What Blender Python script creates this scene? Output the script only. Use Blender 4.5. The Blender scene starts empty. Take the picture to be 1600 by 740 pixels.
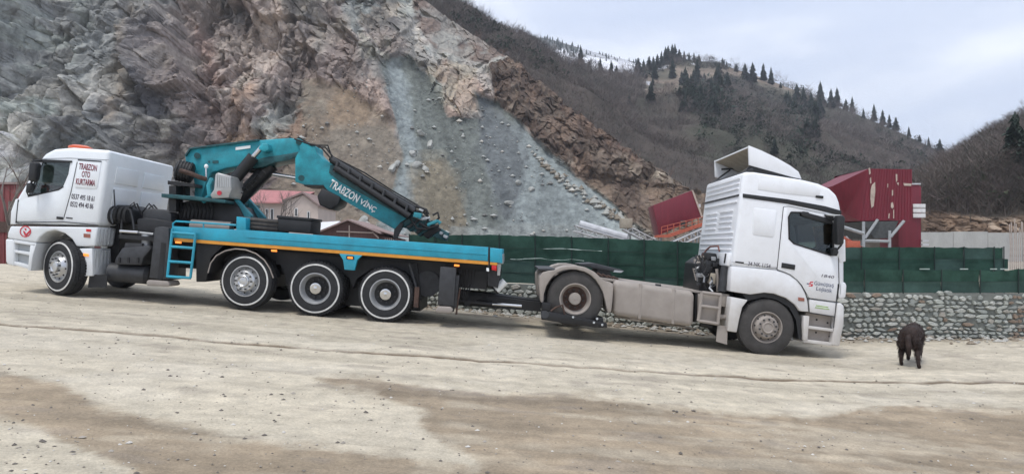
import bpy, bmesh, math, random
import numpy as np
from mathutils import Vector, Matrix
R = math.radians
random.seed(7); rng = np.random.default_rng(7)
scene = bpy.context.scene
COL = scene.collection
# ---------------------------------------------------------------- camera, sky, sun, exposure
F, V0, CX, CH = 1080.0, 388.0, 800.0, 1.6          # focal length in photo pixels, horizon row, centre column, eye height
cam = bpy.data.cameras.new('camera'); cam_ob = bpy.data.objects.new('camera', cam); COL.objects.link(cam_ob)
cam_ob.location = (0, 0, CH); cam_ob.rotation_euler = (R(90), 0, 0)
cam.sensor_fit = 'HORIZONTAL'; cam.sensor_width = 36; cam.lens = 36 * F / 1600; cam.shift_y = (V0 - 370) / 1600
cam.clip_start = 0.1; cam.clip_end = 6000
scene.camera = cam_ob
SUN_EL, SUN_AZ = 67, 212                             # azimuth clockwise from +Y: behind the camera, a little to its left
w = bpy.data.worlds.new('World'); scene.world = w; w.use_nodes = True
nt = w.node_tree; nt.nodes.clear()
def wn(t, **k):
    n = nt.nodes.new(t)
    for a, b in k.items(): setattr(n, a, b)
    return n
sky = wn('ShaderNodeTexSky', sky_type='NISHITA', sun_disc=False, sun_elevation=R(SUN_EL), sun_rotation=R(SUN_AZ), air_density=1.0, dust_density=2.0)
bgs = wn('ShaderNodeBackground'); bgs.inputs['Strength'].default_value = 0.10
bgc = wn('ShaderNodeBackground'); bgc.inputs['Strength'].default_value = 1.06
tc = wn('ShaderNodeTexCoord'); mp = wn('ShaderNodeMapping'); mp.inputs['Scale'].default_value = (1.0, 1.0, 2.6); mp.inputs['Location'].default_value = (2.3, 0.4, 0.2)
nz = wn('ShaderNodeTexNoise'); nz.inputs['Scale'].default_value = 1.7; nz.inputs['Detail'].default_value = 7; nz.inputs['Roughness'].default_value = 0.5; nz.inputs['Distortion'].default_value = 0.25
cr = wn('ShaderNodeValToRGB')
cr.color_ramp.elements[0].position = 0.36; cr.color_ramp.elements[0].color = (0.47, 0.54, 0.70, 1)
cr.color_ramp.elements[1].position = 0.66; cr.color_ramp.elements[1].color = (1.0, 1.01, 1.04, 1)
e = cr.color_ramp.elements.new(0.5); e.color = (0.58, 0.635, 0.765, 1)
mx = wn('ShaderNodeMixShader'); mx.inputs[0].default_value = 0.86
out = wn('ShaderNodeOutputWorld')
for a, b in ((tc.outputs['Generated'], mp.inputs['Vector']), (mp.outputs[0], nz.inputs['Vector']), (nz.outputs['Fac'], cr.inputs[0]), (cr.outputs[0], bgc.inputs['Color']),
             (sky.outputs[0], bgs.inputs['Color']), (bgs.outputs[0], mx.inputs[1]), (bgc.outputs[0], mx.inputs[2]), (mx.outputs[0], out.inputs['Surface'])):
    nt.links.new(a, b)
sun = bpy.data.lights.new('sun', 'SUN'); sun.energy = 1.5; sun.angle = R(14); sun.color = (1, 0.96, 0.9)
sun_ob = bpy.data.objects.new('sun', sun); COL.objects.link(sun_ob); sun_ob.location = (-10, -20, 40)
a, el = R(SUN_AZ), R(SUN_EL)
sun_ob.rotation_euler = Vector((-math.sin(a)*math.cos(el), -math.cos(a)*math.cos(el), -math.sin(el))).to_track_quat('-Z', 'Y').to_euler()
vs = scene.view_settings; vs.view_transform = 'Standard'; vs.look = 'None'; vs.exposure = 0.62; vs.gamma = 1
scene.cycles.use_denoising = True
scene.cycles.max_bounces = 6; scene.cycles.diffuse_bounces = 3; scene.cycles.glossy_bounces = 3; scene.cycles.transmission_bounces = 4; scene.cycles.transparent_max_bounces = 8
scene.cycles.sample_clamp_indirect = 4
# ---------------------------------------------------------------- helpers
def at(u, v, D): return Vector(((u-CX)/F*D, D, CH+(V0-v)/F*D))     # a point of the place seen at photo pixel (u, v), D metres ahead
def lin(r, g, b):
    f = lambda c: (c/255/12.92) if c <= 10 else ((c/255+.055)/1.055)**2.4
    return (f(r), f(g), f(b))
MATS = {}
def mat(name, col, rough=.5, metal=0., var=.12, scale=6., bump=0., bscale=60., col2=None, coat=0., dust=None, spec=.5, stretch=None, attr=False, detail=6, grain=None):
    m = bpy.data.materials.new(name); m.use_nodes = True; MATS[name] = m
    t = m.node_tree; n = t.nodes; L = t.links; bs = n['Principled BSDF']
    bs.inputs['Roughness'].default_value = rough; bs.inputs['Metallic'].default_value = metal
    bs.inputs['Coat Weight'].default_value = coat; bs.inputs['Specular IOR Level'].default_value = spec
    tc = n.new('ShaderNodeTexCoord'); src = tc.outputs['Object']
    if stretch:
        mp = n.new('ShaderNodeMapping'); mp.inputs['Scale'].default_value = stretch; L.new(src, mp.inputs[0]); src = mp.outputs[0]
    nz = n.new('ShaderNodeTexNoise'); nz.inputs['Scale'].default_value = scale; nz.inputs['Detail'].default_value = detail; nz.inputs['Roughness'].default_value = .62
    L.new(src, nz.inputs['Vector'])
    cr = n.new('ShaderNodeValToRGB'); L.new(nz.outputs['Fac'], cr.inputs[0])
    c2 = col2 or tuple(min(1, c*(1+var)) for c in col); c1 = tuple(c*(1-var) for c in col) if col2 is None else col
    cr.color_ramp.elements[0].position = .32; cr.color_ramp.elements[0].color = (*c1, 1)
    cr.color_ramp.elements[1].position = .68; cr.color_ramp.elements[1].color = (*c2, 1)
    colo = cr.outputs[0]
    if attr:
        at_ = n.new('ShaderNodeAttribute'); at_.attribute_name = 'Col'
        mm = n.new('ShaderNodeMix'); mm.data_type = 'RGBA'; mm.blend_type = 'MULTIPLY'; mm.inputs[0].default_value = 1
        L.new(at_.outputs['Color'], mm.inputs[6]); L.new(colo, mm.inputs[7]); colo = mm.outputs[2]
    if grain:                                                       # fine speckle (scale, strength)
        ng = n.new('ShaderNodeTexNoise'); ng.inputs['Scale'].default_value = grain[0]; ng.inputs['Detail'].default_value = 4; ng.inputs['Roughness'].default_value = .8; L.new(tc.outputs['Object'], ng.inputs['Vector'])
        rg = n.new('ShaderNodeMapRange'); rg.inputs[1].default_value = .3; rg.inputs[2].default_value = .7; rg.inputs[3].default_value = 1-grain[1]; rg.inputs[4].default_value = 1+grain[1]; L.new(ng.outputs['Fac'], rg.inputs[0])
        mg = n.new('ShaderNodeMix'); mg.data_type = 'RGBA'; mg.blend_type = 'MULTIPLY'; mg.inputs[0].default_value = 1; L.new(colo, mg.inputs[6]); L.new(rg.outputs[0], mg.inputs[7]); colo = mg.outputs[2]
    if dust:                                                        # (colour, height of full dust, height of none, strength)
        dc, z0, z1, k = dust
        sx = n.new('ShaderNodeSeparateXYZ'); L.new(tc.outputs['Object'], sx.inputs[0])
        mr = n.new('ShaderNodeMapRange'); mr.inputs[1].default_value = z1; mr.inputs[2].default_value = z0; mr.inputs[3].default_value = 0; mr.inputs[4].default_value = 1
        L.new(sx.outputs['Z'], mr.inputs[0])
        n2 = n.new('ShaderNodeTexNoise'); n2.inputs['Scale'].default_value = 3.2; n2.inputs['Detail'].default_value = 8; n2.inputs['Roughness'].default_value = .7; L.new(tc.outputs['Object'], n2.inputs['Vector'])
        ad = n.new('ShaderNodeMath'); ad.operation = 'MULTIPLY_ADD'; L.new(n2.outputs['Fac'], ad.inputs[0]); ad.inputs[1].default_value = 1.1; ad.inputs[2].default_value = -.55
        sm = n.new('ShaderNodeMath'); sm.operation = 'ADD'; sm.use_clamp = True; L.new(mr.outputs[0], sm.inputs[0]); L.new(ad.outputs[0], sm.inputs[1])
        s3 = n.new('ShaderNodeMath'); s3.operation = 'MULTIPLY'; s3.use_clamp = True; L.new(sm.outputs[0], s3.inputs[0]); s3.inputs[1].default_value = k
        m2 = n.new('ShaderNodeMix'); m2.data_type = 'RGBA'; L.new(s3.outputs[0], m2.inputs[0]); L.new(colo, m2.inputs[6]); m2.inputs[7].default_value = (*dc, 1); colo = m2.outputs[2]
        mr2 = n.new('ShaderNodeMapRange'); mr2.inputs[3].default_value = rough; mr2.inputs[4].default_value = .85; L.new(s3.outputs[0], mr2.inputs[0]); L.new(mr2.outputs[0], bs.inputs['Roughness'])
        if coat:
            mr3 = n.new('ShaderNodeMapRange'); mr3.inputs[3].default_value = coat; mr3.inputs[4].default_value = 0; L.new(s3.outputs[0], mr3.inputs[0]); L.new(mr3.outputs[0], bs.inputs['Coat Weight'])
    L.new(colo, bs.inputs['Base Color'])
    if bump:
        n3 = n.new('ShaderNodeTexNoise'); n3.inputs['Scale'].default_value = bscale; n3.inputs['Detail'].default_value = 8; n3.inputs['Roughness'].default_value = .65; L.new(src, n3.inputs['Vector'])
        b = n.new('ShaderNodeBump'); b.inputs['Strength'].default_value = bump; b.inputs['Distance'].default_value = .6/bscale; L.new(n3.outputs['Fac'], b.inputs['Height']); L.new(b.outputs[0], bs.inputs['Normal'])
    return m
def emis(m, col, s):
    b = MATS[m].node_tree.nodes['Principled BSDF']; b.inputs['Emission Color'].default_value = (*col, 1); b.inputs['Emission Strength'].default_value = s
def link_mesh(name, me, m, parent=None):
    if m is not None and not me.materials: me.materials.append(MATS[m] if isinstance(m, str) else m)
    o = bpy.data.objects.new(name, me); COL.objects.link(o)
    if parent is not None: o.parent = parent
    return o
def tag(o, label=None, cat=None, group=None, kind=None):
    for k, v in (('label', label), ('category', cat), ('group', group), ('kind', kind)):
        if v: o[k] = v
    return o
def empty(name, loc, rot=(0, 0, 0), **k):
    o = bpy.data.objects.new(name, None); COL.objects.link(o); o.location = loc; o.rotation_euler = rot; o.empty_display_size = .3
    return tag(o, **k)
class MB:
    def __init__(s): s.v = []; s.f = []
    def add(s, vs, fs):
        b = len(s.v); s.v += [tuple(p) for p in vs]; s.f += [tuple(i+b for i in f) for f in fs]; return s
    def box(s, x0, x1, y0, y1, z0, z1):
        return s.add([(x, y, z) for z in (z0, z1) for y in (y0, y1) for x in (x0, x1)], [(0,2,3,1),(4,5,7,6),(0,1,5,4),(2,6,7,3),(0,4,6,2),(1,3,7,5)])
    def prism(s, pts, y0, y1):
        n = len(pts)
        return s.add([(x, y0, z) for x, z in pts]+[(x, y1, z) for x, z in pts], [tuple(range(n)), tuple(range(2*n-1, n-1, -1))]+[(i, i+n, (i+1) % n+n, (i+1) % n) for i in range(n)])
    def lathe(s, prof, c=(0, 0, 0), ax=(0, 1, 0), n=32, closed=False):
        ax = Vector(ax).normalized(); a = ax.orthogonal().normalized(); b = ax.cross(a); c = Vector(c); m = len(prof)
        vs = [c+ax*t+(a*math.cos(2*math.pi*k/n)+b*math.sin(2*math.pi*k/n))*r for k in range(n) for t, r in prof]
        fs = [(k*m+i, k*m+i+1, ((k+1) % n)*m+i+1, ((k+1) % n)*m+i) for k in range(n) for i in range(m-1)]
        if closed: fs += [(k*m+m-1, k*m, ((k+1) % n)*m, ((k+1) % n)*m+m-1) for k in range(n)]
        return s.add(vs, fs)
    def cyl(s, p0, p1, r0, r1=None, n=12):
        p0 = Vector(p0); p1 = Vector(p1); d = p1-p0; r1 = r0 if r1 is None else r1
        return s.lathe([(0, 1e-4), (0, r0), (d.length, r1), (d.length, 1e-4)], p0, d, n)
    def tube(s, pts, r, n=6, r1=None):
        pts = [Vector(p) for p in pts]; m = len(pts); r1 = r if r1 is None else r1; vs = []; prev = None
        for i, p in enumerate(pts):
            d = (pts[min(i+1, m-1)]-pts[max(i-1, 0)]).normalized()
            a = d.orthogonal().normalized() if prev is None else (prev-d*prev.dot(d)).normalized()
            prev = a; b = d.cross(a); rr = r+(r1-r)*i/max(1, m-1)
            vs += [p+(a*math.cos(2*math.pi*k/n)+b*math.sin(2*math.pi*k/n))*rr for k in range(n)]
        fs = [(i*n+k, i*n+(k+1) % n, (i+1)*n+(k+1) % n, (i+1)*n+k) for i in range(m-1) for k in range(n)]
        fs += [tuple(range(n-1, -1, -1)), tuple((m-1)*n+k for k in range(n))]
        return s.add(vs, fs)
    def mesh(s, name, bevel=0, seg=2, smooth=38, angle=25):
        bm = bmesh.new(); vs = [bm.verts.new(p) for p in s.v]
        for f in s.f:
            try: bm.faces.new([vs[i] for i in f])
            except ValueError: pass
        bmesh.ops.remove_doubles(bm, verts=bm.verts, dist=1e-5)
        bmesh.ops.recalc_face_normals(bm, faces=bm.faces)
        if bevel:
            es = [e for e in bm.edges if len(e.link_faces) == 2 and e.calc_face_angle(0) > R(angle)]
            bmesh.ops.bevel(bm, geom=es, offset=bevel, segments=seg, profile=.5, affect='EDGES', clamp_overlap=True)
        me = bpy.data.meshes.new(name); bm.to_mesh(me); bm.free()
        if smooth: me.shade_smooth(); me.set_sharp_from_angle(angle=R(smooth))
        return me
    def build(s, name, m, parent=None, **k): return link_mesh(name, s.mesh(name, **k), m, parent)
def np_mesh(name, V, Fq, m, parent=None, cols=None, smooth=True, corner=None):
    V = np.asarray(V, dtype=np.float32); Fq = np.asarray(Fq, dtype=np.int32); k = Fq.shape[1]
    me = bpy.data.meshes.new(name); me.vertices.add(len(V)); me.vertices.foreach_set('co', V.ravel())
    me.loops.add(Fq.size); me.loops.foreach_set('vertex_index', Fq.ravel()); me.polygons.add(len(Fq))
    me.polygons.foreach_set('loop_start', np.arange(0, Fq.size, k, dtype=np.int32))
    me.update(calc_edges=True); me.validate()
    if cols is not None:
        c = me.attributes.new('Col', 'FLOAT_COLOR', 'POINT'); c.data.foreach_set('color', np.c_[cols, np.ones(len(cols))].astype(np.float32).ravel())
    me.polygons.foreach_set('use_smooth', np.full(len(me.polygons), smooth))
    return link_mesh(name, me, m, parent)
def grid_faces(nr, nc):
    i = np.arange(nr-1)[:, None]*nc+np.arange(nc-1)[None, :]
    return np.stack([i, i+1, i+nc+1, i+nc], -1).reshape(-1, 4)
def boolean(o, cutters):
    for c in cutters:
        md = o.modifiers.new('b', 'BOOLEAN'); md.operation = 'DIFFERENCE'; md.object = c; md.solver = 'EXACT'; md.material_mode = 'TRANSFER'
    dg = bpy.context.evaluated_depsgraph_get(); dg.update()
    me = bpy.data.meshes.new_from_object(o.evaluated_get(dg)); o.modifiers.clear(); o.data = me
    me.shade_smooth(); me.set_sharp_from_angle(angle=R(30))
    for c in cutters: bpy.data.objects.remove(c)
def copy_tree(o, parent=None):
    c = o.copy(); COL.objects.link(c); c.parent = parent
    for ch in list(o.children): copy_tree(ch, c)
    return c
def text_mesh(s, bold=0.):
    cu = bpy.data.curves.new('t', 'FONT'); cu.body = s; cu.align_x = 'LEFT'; cu.resolution_u = 3; cu.offset = bold
    o = bpy.data.objects.new('t', cu); COL.objects.link(o); bpy.context.view_layer.update()
    me = bpy.data.meshes.new_from_object(o.evaluated_get(bpy.context.evaluated_depsgraph_get()))
    bpy.data.objects.remove(o); bpy.data.curves.remove(cu); return me
def lettering(s, parent, p0, p1, h, y, m, name='lettering', shear=0., bold=0.):
    """flat lettering on a face looking towards -y, from (x, z) p0 to p1 along its base line, h high"""
    me = text_mesh(s, bold); n = len(me.vertices); co = np.empty(n*3); me.vertices.foreach_get('co', co); co = co.reshape(-1, 3)
    co -= co.min(0); sc = co.max(0); dx, dz = p1[0]-p0[0], p1[1]-p0[1]
    a = co[:, 0]/sc[0]; b = co[:, 1]/sc[1]*h; ln = math.hypot(dx, dz)
    X = p0[0]+dx*a-dz/ln*b+shear*b; Z = p0[1]+dz*a+dx/ln*b
    me.vertices.foreach_set('co', np.c_[X, np.full(n, y), Z].ravel())
    bm = bmesh.new(); bm.from_mesh(me)
    bmesh.ops.recalc_face_normals(bm, faces=bm.faces)
    r = bmesh.ops.extrude_face_region(bm, geom=bm.faces[:]); bmesh.ops.translate(bm, vec=(0, .002, 0), verts=[g for g in r['geom'] if isinstance(g, bmesh.types.BMVert)])
    bm.to_mesh(me); bm.free(); me.materials.clear(); me.name = name
    return link_mesh(name, me, m, parent)
# numpy noise
def _h(ix, iy, iz, s):
    h = (ix.astype(np.int64)*374761393+iy.astype(np.int64)*668265263+iz.astype(np.int64)*2147483647+s*974634777) & 0xffffffff
    h = ((h ^ (h >> 13))*1274126177) & 0xffffffff; h = ((h ^ (h >> 16))*2246822519) & 0xffffffff
    return ((h ^ (h >> 15)) & 0xffffff)/float(0xffffff)
def vnoise(x, y, s=0):
    x = np.asarray(x, float); y = np.asarray(y, float); ix = np.floor(x); iy = np.floor(y); fx = x-ix; fy = y-iy
    fx = fx*fx*fx*(fx*(fx*6-15)+10); fy = fy*fy*fy*(fy*(fy*6-15)+10); z = np.zeros_like(ix)
    a = _h(ix, iy, z, s); b = _h(ix+1, iy, z, s); c = _h(ix, iy+1, z, s); d = _h(ix+1, iy+1, z, s)
    return (a*(1-fx)+b*fx)*(1-fy)+(c*(1-fx)+d*fx)*fy
def fbm(x, y, s=0, o=5, g=.5):
    t = 0; a = 1; n = 0
    for i in range(o): t = t+a*vnoise(x*2**i+i*17.3, y*2**i+i*9.1, s+i); n += a; a *= g
    return t/n
def facet(x, y, s=0, tilt=.7):
    """blocks with flat tilted faces: (height of the block's face, distance to its border, its random number)"""
    ix = np.floor(x); iy = np.floor(y); best = np.full(np.shape(x), 9.); sec = best.copy(); val = np.zeros_like(best); rid = np.zeros_like(best)
    for dx in (-1, 0, 1):
        for dy in (-1, 0, 1):
            cx = ix+dx; cy = iy+dy; z = np.zeros_like(cx)
            px = cx+_h(cx, cy, z, s); py = cy+_h(cx, cy, z+1, s); d = np.hypot(x-px, y-py)
            h = _h(cx, cy, z+2, s)+tilt*((_h(cx, cy, z+3, s)-.5)*(x-px)+(_h(cx, cy, z+4, s)-.5)*(y-py))*2
            c = d < best; sec = np.where(c, best, np.minimum(sec, d)); val = np.where(c, h, val); rid = np.where(c, _h(cx, cy, z+5, s), rid); best = np.where(c, d, best)
    return val, sec-best, rid
def sstep(a, b, x): t = np.clip((x-a)/(b-a), 0, 1); return t*t*(3-2*t)
def inpoly(px, py, poly):
    r = np.zeros(np.shape(px), bool); n = len(poly)
    for i in range(n):
        (x0, y0), (x1, y1) = poly[i], poly[(i+1) % n]
        if y0 == y1: continue
        c = ((y0 > py) != (y1 > py)) & (px < (x1-x0)*(py-y0)/(y1-y0)+x0); r ^= c
    return r
_SC = {}
def soft(px, py, poly, amp=12., sc=30., k=5, seed=0):
    """share of a ragged-edged outline covering each point"""
    key = (px.shape, float(px.flat[0]), float(px.flat[-1]), sc)
    if key not in _SC: _SC[key] = (fbm(px/sc, py/sc, 31, 4)-.5, fbm(px/sc+50, py/sc, 38, 4)-.5)
    A, B = _SC[key]; t = 0
    for i in range(k):
        s = amp*(.3+.7*i/k)*2; c, d = math.cos(seed+i*.5), math.sin(seed+i*.5)
        t = t+inpoly(px+(A*c+B*d)*s*1.3, py+(B*c-A*d)*s*1.3, poly)
    return t/k
def mixc(c, col, m): return c*(1-m[..., None])+np.asarray(col)*m[..., None]
# ---------------------------------------------------------------- ground
SL = 0.0847                                                          # the road falls to the right, then levels out
def zroad(x):
    x = np.asarray(x, float); a = np.clip(x, -26, 4.8); d = np.clip(x-4.8, 0, 2.0)
    return -SL*a-SL*(d-d*d/4)
def zground(x, y):
    x = np.asarray(x, float); y = np.asarray(y, float)
    tw = sstep(16.95, 17.35, y); tl = sstep(16.0, 32.0, y); k = sstep(-3.6, -2.4, x); t = tw*k+tl*(1-k)
    return zroad(x)*(1-t)+.55*t
mat('ground_mat', (.86, .86, .86), rough=.92, col2=(1.1, 1.09, 1.07), scale=5, bump=.8, bscale=45, spec=.2, attr=True, grain=(40, .20))
xs = np.concatenate([-np.geomspace(900, 16.5, 22), np.arange(-16, 16, .05), np.geomspace(16.1, 900, 24)])
ys = np.concatenate([-np.geomspace(500, 3, 10), np.linspace(-2.5, 3.6, 8), np.arange(3.8, 18, .05), np.geomspace(18.1, 1500, 26)])
X, Y = np.meshgrid(xs, ys); Z = zground(X, Y)
U = CX+F*X/np.maximum(Y, .5); V = V0+F*(CH-Z)/np.maximum(Y, .5)
near = sstep(.5, 3.5, Y)*(1-sstep(17.5, 20, Y))
base = np.zeros(X.shape+(3,))+np.array([.49, .442, .355])
grey = fbm(X*.35, Y*.5, 3); base = mixc(base, (.49, .44, .345), np.clip(grey*2-.6, 0, 1)*.6)
streak = fbm(X*.25+Y*.02, Y*5.5, 12, 4)                              # tyre streaks along the road
base *= (1+(streak-.5)*.20*near)[..., None]
P1 = [(-400,560),(0,578),(90,600),(190,640),(300,668),(430,690),(560,705),(700,722),(756,732),(770,760),(900,1000),(500,1000),(260,770),(180,722),(100,690),(0,648),(-400,600)]
P2 = [(490,588),(600,596),(700,611),(900,620),(1100,641),(1250,652),(1330,640),(1400,634),(1600,640),(2200,650),(2600,1400),(745,1400),(748,718),(690,690),(652,662),(668,641),(600,621),(505,604)]
P3 = [(1290,530),(1700,534),(1700,515),(1290,512)]
P4 = [(-400,650),(0,655),(90,690),(180,726),(260,775),(500,1000),(-400,1000)]
brown = np.maximum(soft(U, V, P1, 22, 30, 9, 1), soft(U, V, P2, 20, 34, 10, 2))*near
tone = .5*fbm(X*.45, Y*4.5, 21)+.5*fbm(X*1.4, Y*1.8, 22); bc = np.array([.285, .23, .165])*(.40+1.2*tone)[..., None]
bw = brown*(.62+.38*sstep(.34, .52, .6*fbm(X*.3, Y*3.2, 23)+.4*fbm(X*2.2, Y*3, 24))); base = base*(1-bw[..., None]*.95)+bc*bw[..., None]*.95
damp = soft(U, V, [(505,590),(620,600),(760,614),(900,622),(900,632),(760,628),(600,612)], 8, 20, 4, 5)*near
base = mixc(base, (.20, .165, .125), damp*.6)
base = mixc(base, (.25, .215, .17), sstep(15.0, 16.0, Y+(fbm(X*.9, Y, 41)-.5)*1.6)*sstep(-4, -1, X)*(1-sstep(17, 18, Y))*.9)
rx = np.array([-900, 0, 200, 400, 600, 800, 1000, 1250, 1400, 1600, 2400]); rv = np.array([440, 505, 520, 537, 552, 566, 580, 594, 597, 598, 600])
rd = V-np.interp(U, rx, rv)-(fbm(X*2.5, Y*0, 8)-.5)*3
rut = np.exp(-(rd/1.5)**2)*(.55+.45*sstep(.42, .55, fbm(X*1.1, X*0, 9)+.12))*near
base = mixc(base, (.15, .115, .08), np.clip(rut*1.3, 0, 1))
base *= (1+(fbm(X*.12, rd*.16, 14, 4)-.5)*.34*near)[..., None]; base *= (1+(fbm(X*.3, rd*.6, 15, 3)-.5)*.16*near)[..., None]
for off, k in ((-22, .16), (-44, .12), (16, .14), (34, .10)):                   # faint wheel tracks beside it
    base *= (1-k*np.exp(-((rd-off-(fbm(X*.4, Y*0, 50+off)-.5)*10)/5)**2)*near)[..., None]
oil = sstep(.70, .76, fbm(X*1.6, Y*3.2, 77, 3))*near; base = mixc(base, (.24, .21, .18), oil*.35)
bright = sstep(.55, .75, fbm(X*.8, Y*1.1, 91, 4))*(1-brown)*near; base = mixc(base, (.55, .505, .42), bright*.45)
speck = vnoise(X*9, Y*9, 5); base *= (1+(speck-.5)*.18*near)[..., None]
Z = Z+near*((fbm(X*.7, Y*.7, 60)-.5)*.05+(fbm(X*5, Y*5, 61, 3)-.5)*.022-rut*.02+brown*(fbm(X*1.5, Y*9, 62, 3)-.5)*.03)
far = sstep(20, 40, Y); base = mixc(base, (.30, .27, .23), far*.9)
g = np_mesh('ground', np.stack([X, Y, Z], -1).reshape(-1, 3), grid_faces(*X.shape), 'ground_mat', cols=base.reshape(-1, 3)); g['kind'] = 'structure'
# ---------------------------------------------------------------- quarry face
def ruled(cols, nu, nt, prof, back=None):
    """surface between a foot line and a crest line, both given as places (seen column, row or height, distance)"""
    cols = np.array(cols, float); s = np.linspace(0, 1, nu); k = np.linspace(0, 1, len(cols)); c = np.stack([np.interp(s, k, cols[:, i]) for i in range(6)], -1)
    B = np.stack([(c[:, 0]-CX)/F*c[:, 2], c[:, 2], CH+(V0-c[:, 1])/F*c[:, 2]], -1); T = np.stack([(c[:, 3]-CX)/F*c[:, 5], c[:, 5], CH+(V0-c[:, 4])/F*c[:, 5]], -1)
    t = np.linspace(0, 1, nt)[:, None, None]; P = B[None]+(T-B)[None]*t
    k_ = prof(t[..., 0], s[None, :]); P[..., 1] = B[None, :, 1]+(T-B)[None, :, 1]*k_; P[..., 0] = B[None, :, 0]+(T-B)[None, :, 0]*k_
    if back: P = np.concatenate([P, P[-1:]+np.array([0, back[0], -back[1]])], 0)
    return P
def uv(P): return CX+F*P[..., 0]/P[..., 1], V0-F*(P[..., 2]-CH)/P[..., 1]
fz = lambda D, z=-.6: V0+(CH-z)*F/D
QC = [(-420,64,-420,-190,92),(-150,72,-150,-150,96),(0,76,0,-130,100),(150,84,150,-120,108),(300,90,300,-110,118),(420,95,425,-95,126),(510,97,530,-75,134),(600,98,640,-14,144),(680,100,735,54,150),(750,102,788,92,149),
      (840,104,835,126,142),(940,106,905,188,134),(1030,106,1000,252,126),(1110,106,1076,296,119),(1200,104,1170,330,113),(1300,102,1290,358,108)]
P = ruled([(a, fz(b), b, c, d, e) for a, b, c, d, e in QC], 900, 540, lambda t, s: t**(1.0+.35*s), back=(10, 6))
U, V = uv(P)
u, v = U, V
talus = soft(u, v, [(598,105),(640,96),(690,140),(700,185),(760,190),(742,158),(775,162),(838,222),(915,282),(1022,378),(1040,420),(560,420),(590,345),(632,250)], 10, 30, 5, 11)
loam = soft(u, v, [(470,120),(560,150),(600,185),(632,250),(620,345),(560,420),(440,420),(420,300),(470,220)], 18, 40, 5, 12)
edge = soft(u, v, [(765,112),(812,88),(900,160),(1300,330),(1300,420),(1030,420),(1015,370),(838,222),(775,162)], 8, 25, 5, 13)
outc = soft(u, v, [(668,118),(700,106),(748,108),(748,180),(722,186),(690,170)], 6, 20, 5, 14)
soilr = soft(u, v, [(640,-20),(735,50),(800,92),(770,102),(690,92),(650,40)], 10, 25, 5, 15)
cliff = np.clip(1-talus-loam-edge-soilr, 0, 1)
rough = np.clip(cliff+edge*.75+outc+soilr*.4, 0, 1)*(1-talus*(1-outc)*.95)*(1-loam*.72)
a = P[..., 0]; b = P[..., 2]
wx = (fbm(a*.05, b*.05, 5)-.5)*14; wz = (fbm(a*.05+9, b*.05, 6)-.5)*14
sh = a*.12                                                            # bedding dips to the right
lowe = soft(u, v, [(870,270),(1090,300),(1300,340),(1300,420),(1030,420),(1020,372)], 12, 30, 5, 26); rough = rough*(1-.65*lowe)
f1, e1, r1 = facet((a+wx+b*.25)/16, (b+wz+sh)/22, 1, 1.2); f2, e2, r2 = facet((a+wx*.9+b*.12)/5.0, (b+wz*.8+sh)/9.5, 2, 1.5); f3, e3, r3 = facet((a+wx*.6-b*.15)/1.9, (b+wz*.5+sh)/3.0, 3, 1.5); f4, e4, r4 = facet((a+b*.1)/.9, (b+sh)/1.1, 4, 1.3)
rid = 1-np.abs(fbm(a*.06+b*.03, b*.035, 33, 5)*2-1)
w2 = (fbm(a*.10, b*.10, 34, 3)-.5)*5; w3 = (fbm(a*.10+31, b*.10, 35, 3)-.5)*5
def ledge(t, seed, k=.12):                                            # beds and joints: each slab leans out, then breaks off sharply
    n_ = np.floor(t); fr_ = t-n_; h_ = _h(n_, np.floor(a*k+n_*3.7), np.zeros_like(n_), seed); return (fr_-.5)*(.1+1.2*h_)
L1 = ledge((b*.92+a*.38+w2)/5.5, 1, .07); L2 = ledge((a-b*.28+w3)/7.5, 2, .07); L3 = ledge((b*.85+a*.42+w3*.4+f2*2)/2.1, 3, .2)
tame = 1-.6*sstep(470, 610, u)+.35*sstep(770, 830, u)
for _ in range(10):                                                   # the rock eases into the gravel instead of ending in a step
    for ax in (0, 1): rp_ = np.concatenate([rough.take([0, 0, 0], ax), rough, rough.take([-1, -1, -1], ax)], ax); n_ = rough.shape[ax]; rough = sum(rp_.take(range(k, k+n_), ax) for k in range(7))/7
De = edge*((1-np.abs(fbm(a*.16-b*.05, b*.09, 37, 5)*2-1)-.55)*5.0+f3*.4+f4*.4+(fbm(a*.5, b*.5, 38, 5)-.5)*1.8)*(1-.6*lowe)
rough = rough*(1-.85*edge)
D = De+tame*rough*(f1*3.4+f2*2.3+f3*.3+(rid-.6)*4.5+L1*1.4+L2*2.1+L3*.5+(fbm(a*.4, b*.4, 36, 3)-.5)*1.2)
bulge = (fbm(a*.035, b*.03, 44, 3)-.5)*9*np.clip(rough+.25, 0, 1)
gul = (fbm(a*.16, b*.03, 45, 4)-.5)*1.5*(1-rough)
small = (fbm(a*1.1, b*1.1, 46, 4)-.5)*(.3+.5*edge)
fade = np.ones_like(a); fade[-1] = 0
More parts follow.
